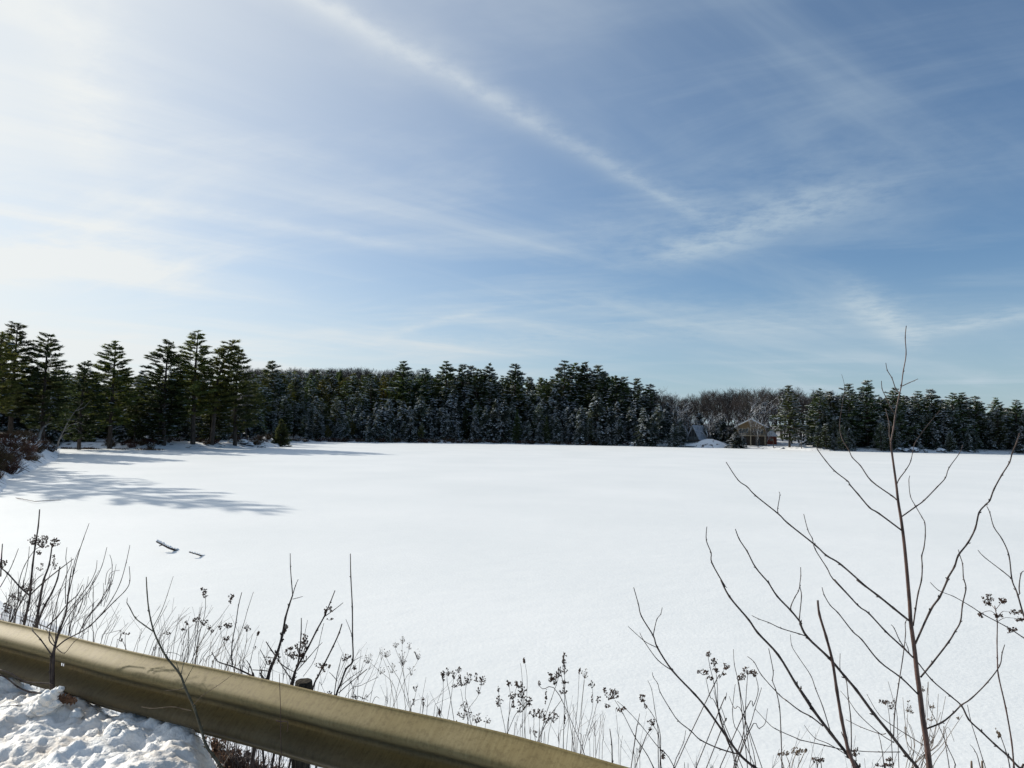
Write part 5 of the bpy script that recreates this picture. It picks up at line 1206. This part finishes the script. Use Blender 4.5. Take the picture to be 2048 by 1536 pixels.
for a, b_, c, d, n_ in ((250, 290, 36, 40, 30), (315, 320, 40, 36, 30), (400, 295, 34, 14, 16), (405, 325, 36, 14, 12), (330, 275, 26, 18, 10), (285, 385, 20, 16, 8), (20, 470, 34, 30, 22), (400, 470, 20, 36, 12), (290, 490, 30, 30, 8), (200, 640, 44, 30, 26), (120, 700, 50, 34, 20), (60, 790, 50, 40, 22), (395, 410, 10, 16, 4)):
    q = p6([(a, b_)])[0]; ls.head(q[0], q[1], c / 3.66, d / 3.66, n_, r=2.3)
for i in range(5):
    thicket(['brushy twig tangle low behind the rail at the left edge', 'twig tangle behind the rail left of the dark shrub stems', 'twig tangle behind the rail among the dark shrub stems', 'twig tangle behind the left sapling fork', 'thin twigs behind the rail right of the left sapling'][i], 4.0 - i * .04, [0, 18, 50, 90, 140][i], [22, 52, 95, 145, 215][i], [1150, 1140, 1130, 1150, 1190][i], [1220, 1215, 1210, 1225, 1250][i], [22, 26, 26, 24, 20][i], .3, 1.2)
# ---- left sapling in front of the rail
fs = Plant('sapling', 'small many branched sapling standing in front of the rail at the left', 'sapling', 3.12, ground=False)
fs.stem(p6([(388, 1400), (388, 1280), (390, 1180), (400, 1080), (435, 960), (480, 830), (500, 700), (515, 560), (530, 480)]), 7.5, 1.4, .15, 'trunk')
fs.stem(p6([(372, 1380), (370, 1260), (372, 1150), (400, 1060), (410, 940), (412, 860)]), 3.6, 1.6, .1)
fs.stem(p6([(400, 1070), (360, 1010), (390, 850), (430, 700), (480, 560), (520, 470), (520, 420)]), 2.4, 1, .2); fs.stem(p6([(375, 1130), (300, 1020), (240, 960), (235, 930)]), 2.8, 1.6, .1)
fs.stem(p6([(410, 1080), (480, 1020), (580, 970), (660, 920), (760, 820), (840, 740), (920, 660), (950, 590), (945, 485)]), 3.2, 1.2, .0)
fs.stem(p6([(580, 970), (640, 860), (720, 760), (800, 620), (820, 480), (803, 400)]), 2.2, 1, .1); fs.stem(p6([(660, 920), (740, 840), (820, 720), (880, 600), (920, 460), (950, 330)]), 2.2, 1.1, -.05)
fs.stem(p6([(430, 990), (500, 850), (600, 720), (690, 600), (745, 480), (782, 345)]), 2.2, 1.1, .1); fs.stem(p6([(480, 830), (540, 760), (650, 620), (700, 520), (710, 440)]), 2., 1, .15)
fs.stem(p6([(500, 700), (540, 520), (570, 400), (610, 290), (652, 170)]), 2.2, 1.1, .1); fs.stem(p6([(340, 930), (420, 850), (500, 750), (560, 700), (605, 620)]), 3.2, 1.6, .05, y0=.1); fs.stem(p6([(405, 1060), (370, 990), (330, 940)]), 2.2, 1.4, .1)
fs.stem(p6([(480, 760), (480, 640), (490, 500), (480, 430), (490, 345)]), 1.8, 1, .1); fs.stem(p6([(530, 560), (545, 450), (585, 350)]), 1.6, 1, .1); fs.stem(p6([(600, 940), (670, 820), (680, 680), (680, 600)]), 1.8, 1, .1)
fs.stem(p6([(415, 1085), (470, 1120), (540, 1040), (640, 960)]), 1.8, .9, -.05); fs.stem(p6([(640, 860), (760, 720), (820, 600), (850, 470)]), 1.6, .9, .1)
fs.stem(p6([(385, 1345), (300, 1340), (180, 1325), (90, 1275), (0, 1240)]), 3.2, 2, .02); fs.stem(p6([(320, 1415), (220, 1405), (130, 1365), (60, 1310), (0, 1275)]), 3.6, 2.4, 0)
fs.stem(p6([(240, 1498), (120, 1500), (0, 1512)]), 1.8, 1.2, -.1)
for k in range(16):
    x_ = random.uniform(420, 800); y_ = 900 - (x_ - 420) * .5 + random.uniform(-120, 60)
    fs.stem(p6([(x_, y_), (x_ + random.uniform(10, 40), y_ - random.uniform(50, 90)), (x_ + random.uniform(20, 90), y_ - random.uniform(100, 220))]), 1.3, .8, .05, 'twig', y0=.06, nodes=False)
# ---- second sapling in front of the rail
p7 = lambda L: z(7, L)
f2 = Plant('sapling', 'bent olive stemmed sapling crossing in front of the rail', 'sapling', 2.62, mat='twig_olive', ground=False)
f2.stem(p7([(800, 1650), (720, 1536), (660, 1450), (610, 1380), (570, 1260), (520, 1110), (460, 970), (420, 875), (330, 760), (270, 650), (232, 560), (205, 430), (190, 300), (185, 190)]), 7, 2.4, .3, 'trunk', mat='twig_olive')
f2.stem(p7([(232, 572), (170, 530), (110, 480), (70, 410), (48, 372)]), 2.8, 2.0, .0, y0=.22); f2.stem(p7([(235, 540), (290, 430), (330, 320), (375, 185)]), 1.8, 1, .1, y0=.22)
f2.stem(p7([(425, 880), (410, 830), (395, 790)]), 2, 1.2, 0, y0=.15); f2.stem(p7([(430, 880), (445, 800), (480, 700), (485, 520)]), 2., 1.2, .1, y0=.15); f2.stem(p7([(452, 940), (480, 880), (520, 815)]), 2, 1.2, 0, y0=.13)
f2.stem(p7([(515, 1090), (580, 1025), (680, 960), (750, 910), (830, 850)]), 1.8, 1.1, -.05, y0=.1, mat='straw'); f2.stem(p7([(505, 1132), (450, 1120), (380, 1105), (300, 1108), (220, 1118), (150, 1105)]), 1.8, 1.1, -.05, y0=.1, mat='straw'); f2.stem(p7([(440, 980), (380, 985), (318, 992)]), 1.6, 1, -.05, y0=.12, mat='straw')
f2.stem(p7([(48, 372), (50, 350), (52, 335)]), 1.6, 1, 0, y0=.22)
f2.stem(p7([(300, 720), (350, 720), (400, 730), (430, 750)]), 1.6, .9, .1, y0=.2)
# hanging dead vine on the rail
hv = Plant('hanging_vine', 'thin rusty vine hanging down the face of the rail', 'vine', 2.58, mat='twig_red', ground=False)
hv.stem(p8([(415, 1620), (418, 1500), (412, 1380), (410, 1240), (405, 1100), (402, 960), (400, 900)]), 1.9, 1.3, .05, 'stem', mat='twig_red', nodes=False)
hv.stem(p8([(378, 1217), (410, 1222), (455, 1225), (452, 1290)]), 2.6, 1.6, .0, 'crossbar', mat='twig_red', nodes=False); hv.stem(p8([(405, 1262), (412, 1240), (425, 1262)]), 1.6, 1, .0, 'twig', mat='twig_red', nodes=False)

# ---- dead leaves and small twigs under the rail
mb = MB()
def zscatter(px, py):
    # march the ray to the ground
    d = ray(px, py)
    for k in range(110):
        t = 2.5 + k * .02; P = CAMPOS + d * (t / d.y)
        if P.z < bank_z(P.x, P.y): return P
    return None
for i in range(3200):
    t = random.random() ** .7; px = 265 + 350 * t + random.gauss(0, 8); py = 1432 + .43 * (px - 265) + random.gauss(10, 14) + (30 * t)
    P = zscatter(px, py)
    if P is None or P.y < rail_y(P.x) + .02: continue
    P.z += random.uniform(.0, .07); s = random.uniform(.008, .022)
    a = Vector([random.gauss(0, 1) for _ in range(3)]).normalized(); b_ = a.orthogonal().normalized(); c = (a.cross(b_)) * .3
    mb.quad(P - a * s, P + b_ * s * .5 + c * s, P + a * s, P - b_ * s * .5 + c * s, 0)
    if i % 4 == 0: mb.tube([P, P + Vector((random.gauss(0, .04), random.gauss(0, .04), random.uniform(.02, .1)))], [.0018, .001], 3, 1)
lf = mb.build('dead_leaves', [M['leaf'], M['twig']]); tag(lf, 'brown dead leaves and twigs piled under the guardrail', 'dead leaves', None, 'stuff')
mb = MB()
for i in range(90):
    t = random.random(); px = 110 + 40 * t + random.gauss(0, 5); py = 1392 + random.gauss(0, 4) + 10 * t; P = at(px, py, 3.02); s = random.uniform(.006, .014)
    a = Vector([random.gauss(0, 1) for _ in range(3)]).normalized(); b_ = a.orthogonal().normalized(); mb.quad(P - a * s, P + b_ * s * .5, P + a * s, P - b_ * s * .5)
tag(mb.build('fallen_leaves', M['leaf']), 'few brown leaves caught beside the snow clump', 'dead leaves', None, 'stuff')
for (x0, y0, x1, y1, w_, lb) in ((288, 1440, 300, 1462, 5, 'short dark stub poking through snow under the rail'), (277, 1440, 271, 1450, 3, 'thin dark stub left of the short thick stub under the rail'), (378, 1472, 378, 1492, 2.6, 'thin dark stalk poking from the shaded snow under the rail')):
    p = Plant('twig_stub', lb, 'twig', 2.98, ground=False); p.stem([(x1, y1), ((x0 + x1) / 2 + 1, (y0 + y1) / 2), (x0, y0)], w_, w_ * .6, 0, 'stem')

# ------------------------------------------------------------------ world
W = D.worlds.new('World'); scene.world = W; W.use_nodes = True
nt = W.node_tree; nt.nodes.clear(); L = nt.links.new
out = nt.nodes.new('ShaderNodeOutputWorld'); bg = nt.nodes.new('ShaderNodeBackground'); L(bg.outputs[0], out.inputs[0])
sky = nt.nodes.new('ShaderNodeTexSky'); sky.sky_type = 'NISHITA'; sky.sun_disc = False; sky.sun_elevation = SUN_EL; sky.sun_rotation = SUN_AZ
sky.air_density = 1.0; sky.dust_density = .6; sky.ozone_density = 2.2
tc = nt.nodes.new('ShaderNodeTexCoord')
def MA(op, a, b_=None, clamp=False):
    n = nt.nodes.new('ShaderNodeMath'); n.operation = op; n.use_clamp = clamp
    for i, v in enumerate((a, b_)):
        if v is None: continue
        if isinstance(v, (int, float)): n.inputs[i].default_value = v
        else: L(v, n.inputs[i])
    return n.outputs[0]
def MR(v, a, b_, c=0., d=1., sm=True):
    n = nt.nodes.new('ShaderNodeMapRange'); n.interpolation_type = 'SMOOTHSTEP' if sm else 'LINEAR'
    n.inputs[1].default_value = a; n.inputs[2].default_value = b_; n.inputs[3].default_value = c; n.inputs[4].default_value = d; L(v, n.inputs[0]); return n.outputs[0]
def DOT(v, c):
    n = nt.nodes.new('ShaderNodeVectorMath'); n.operation = 'DOT_PRODUCT'; L(v, n.inputs[0]); n.inputs[1].default_value = c; return n.outputs['Value']
def NZ(v, scale, detail=5, rough=.55, sc=(1, 1, 1), rot=0, dist=0):
    mp = nt.nodes.new('ShaderNodeMapping'); mp.inputs['Scale'].default_value = sc; mp.inputs['Rotation'].default_value = (0, 0, rot); L(v, mp.inputs[0])
    # rotate first, then stretch
    n = nt.nodes.new('ShaderNodeTexNoise'); n.inputs['Scale'].default_value = scale; n.inputs['Detail'].default_value = detail; n.inputs['Roughness'].default_value = rough; n.inputs['Distortion'].default_value = dist
    L(mp.outputs[0], n.inputs['Vector']); return n.outputs[0]
def ROT(v, ang):
    n = nt.nodes.new('ShaderNodeVectorRotate'); n.rotation_type = 'Z_AXIS'; n.inputs['Angle'].default_value = ang; L(v, n.inputs['Vector']); return n.outputs[0]
dirv = tc.outputs['Generated']
sx = nt.nodes.new('ShaderNodeSeparateXYZ'); L(dirv, sx.inputs[0])
zc = MA('MAXIMUM', sx.outputs[2], .02); zc = MA('ADD', zc, .06)
cb = nt.nodes.new('ShaderNodeCombineXYZ'); L(MA('DIVIDE', sx.outputs[0], zc), cb.inputs[0]); L(MA('DIVIDE', sx.outputs[1], zc), cb.inputs[1])
PV = cb.outputs[0]
def pl(px, py):
    d = ray(px, py).normalized(); k = max(d.z, .02) + .06; return Vector((d.x / k, d.y / k, 0))
nzd = NZ(PV, 2.2, 5); nzf = NZ(PV, 9, 6, .65)
def streak(p1, p2, w, amt, fade=.12, wob_=.5, soft=1.0):
    a = pl(*p1); b_ = pl(*p2); u = (b_ - a); Ln = u.length; u = u / Ln; n = Vector((-u.y, u.x, 0))
    s = MA('DIVIDE', MA('SUBTRACT', DOT(PV, u), a.dot(u)), Ln)
    q = MA('SUBTRACT', DOT(PV, n), a.dot(n))
    q = MA('ADD', q, MA('MULTIPLY', MA('SUBTRACT', nzd, .5), w * wob_ * 2.2)); q = MA('ADD', q, MA('MULTIPLY', MA('SUBTRACT', nzf, .5), w * wob_ * 1.6))
    q = MA('DIVIDE', q, w); g = MA('POWER', 2.718, MA('MULTIPLY', MA('MULTIPLY', q, q), -1.0 * soft))
    e = MA('MULTIPLY', MR(s, -fade, fade), MR(s, 1 + fade, 1 - fade))
    v = MA('MULTIPLY', MA('MULTIPLY', g, e), amt)
    return MA('MULTIPLY', v, MR(nzf, .25, .65, .45, 1.15))
sun_dot = DOT(dirv, SUND)
sd_ = MA('MAXIMUM', sun_dot, 0)
veil = MA('ADD', MA('MULTIPLY', MA('POWER', sd_, 2.4), .62), MA('MULTIPLY', MA('POWER', sd_, 12), .34))
PR = ROT(PV, R(-38)); PR2 = ROT(PV, R(24))
c1 = NZ(PR, .55, 6, .56, (.55, 2.2, 1), 0, .4); c2 = NZ(PR2, .8, 7, .6, (.7, 1.9, 1), 0, .5); c3 = NZ(PV, .35, 3, .5)
cir = MA('MULTIPLY', MR(c1, .42, .78), .42); cir = MA('ADD', cir, MA('MULTIPLY', MR(c2, .45, .8), .30))
cir = MA('MULTIPLY', cir, MR(c3, .3, .62, .35, 1.2))
haze = MA('MULTIPLY', MR(sx.outputs[2], .26, .0), .5)
dens = MA('ADD', MA('ADD', MA('ADD', veil, .09), cir), haze)
for args in (((520, -60), (1405, 440), .028, .14, .05, .4, .8), ((540, -40), (1390, 430), .07, .14, .1, .5), ((1330, 520), (1720, 395), .18, .36, .25, .6), ((1180, 540), (1980, 300), .45, .14, .3, .5),
             ((790, 665), (975, 618), .07, .16, .2, .5), ((180, 395), (880, 505), .09, .13, .2, .5), ((1690, 570), (1830, 700), .12, .38, .3, .6), ((1860, 668), (2140, 615), .2, .36, .3, .6),
             ((840, 700), (1700, 660), .5, .16, .3, .5), ((1000, 610), (1900, 640), .35, .12, .3, .5), ((120, -60), (190, 330), .10, .14, .3, .6), ((-100, 560), (300, 480), .3, .2, .3, .6)):
    dens = MA('ADD', dens, streak(*args))
dens = MA('MINIMUM', MA('MAXIMUM', dens, 0), .98)
sk = nt.nodes.new('ShaderNodeMix'); sk.data_type = 'RGBA'; sk.blend_type = 'MULTIPLY'; sk.inputs[0].default_value = 1
L(sky.outputs[0], sk.inputs[6]); sk.inputs[7].default_value = (.061, .087, .107, 1)
cc = nt.nodes.new('ShaderNodeMix'); cc.data_type = 'RGBA'; L(MR(sd_, .3, .97), cc.inputs[0]); cc.inputs[6].default_value = (.50, .61, .69, 1); cc.inputs[7].default_value = (.87, .895, .89, 1)
mx = nt.nodes.new('ShaderNodeMix'); mx.data_type = 'RGBA'; L(dens, mx.inputs[0]); L(sk.outputs[2], mx.inputs[6]); L(cc.outputs[2], mx.inputs[7])
L(mx.outputs[2], bg.inputs[0]); bg.inputs[1].default_value = 1.0

sl = D.lights.new('sun', 'SUN'); so = D.objects.new('sun', sl); COL.objects.link(so)
sl.energy = 4.9; sl.angle = R(.6); sl.color = (1, .945, .845)
so.rotation_euler = SUND.to_track_quat('Z', 'Y').to_euler(); so.location = (-20, 10, 30)

scene.view_settings.view_transform = 'Standard'; scene.view_settings.look = 'None'; scene.view_settings.exposure = 0
scene.cycles.max_bounces = 6; scene.cycles.use_denoising = True
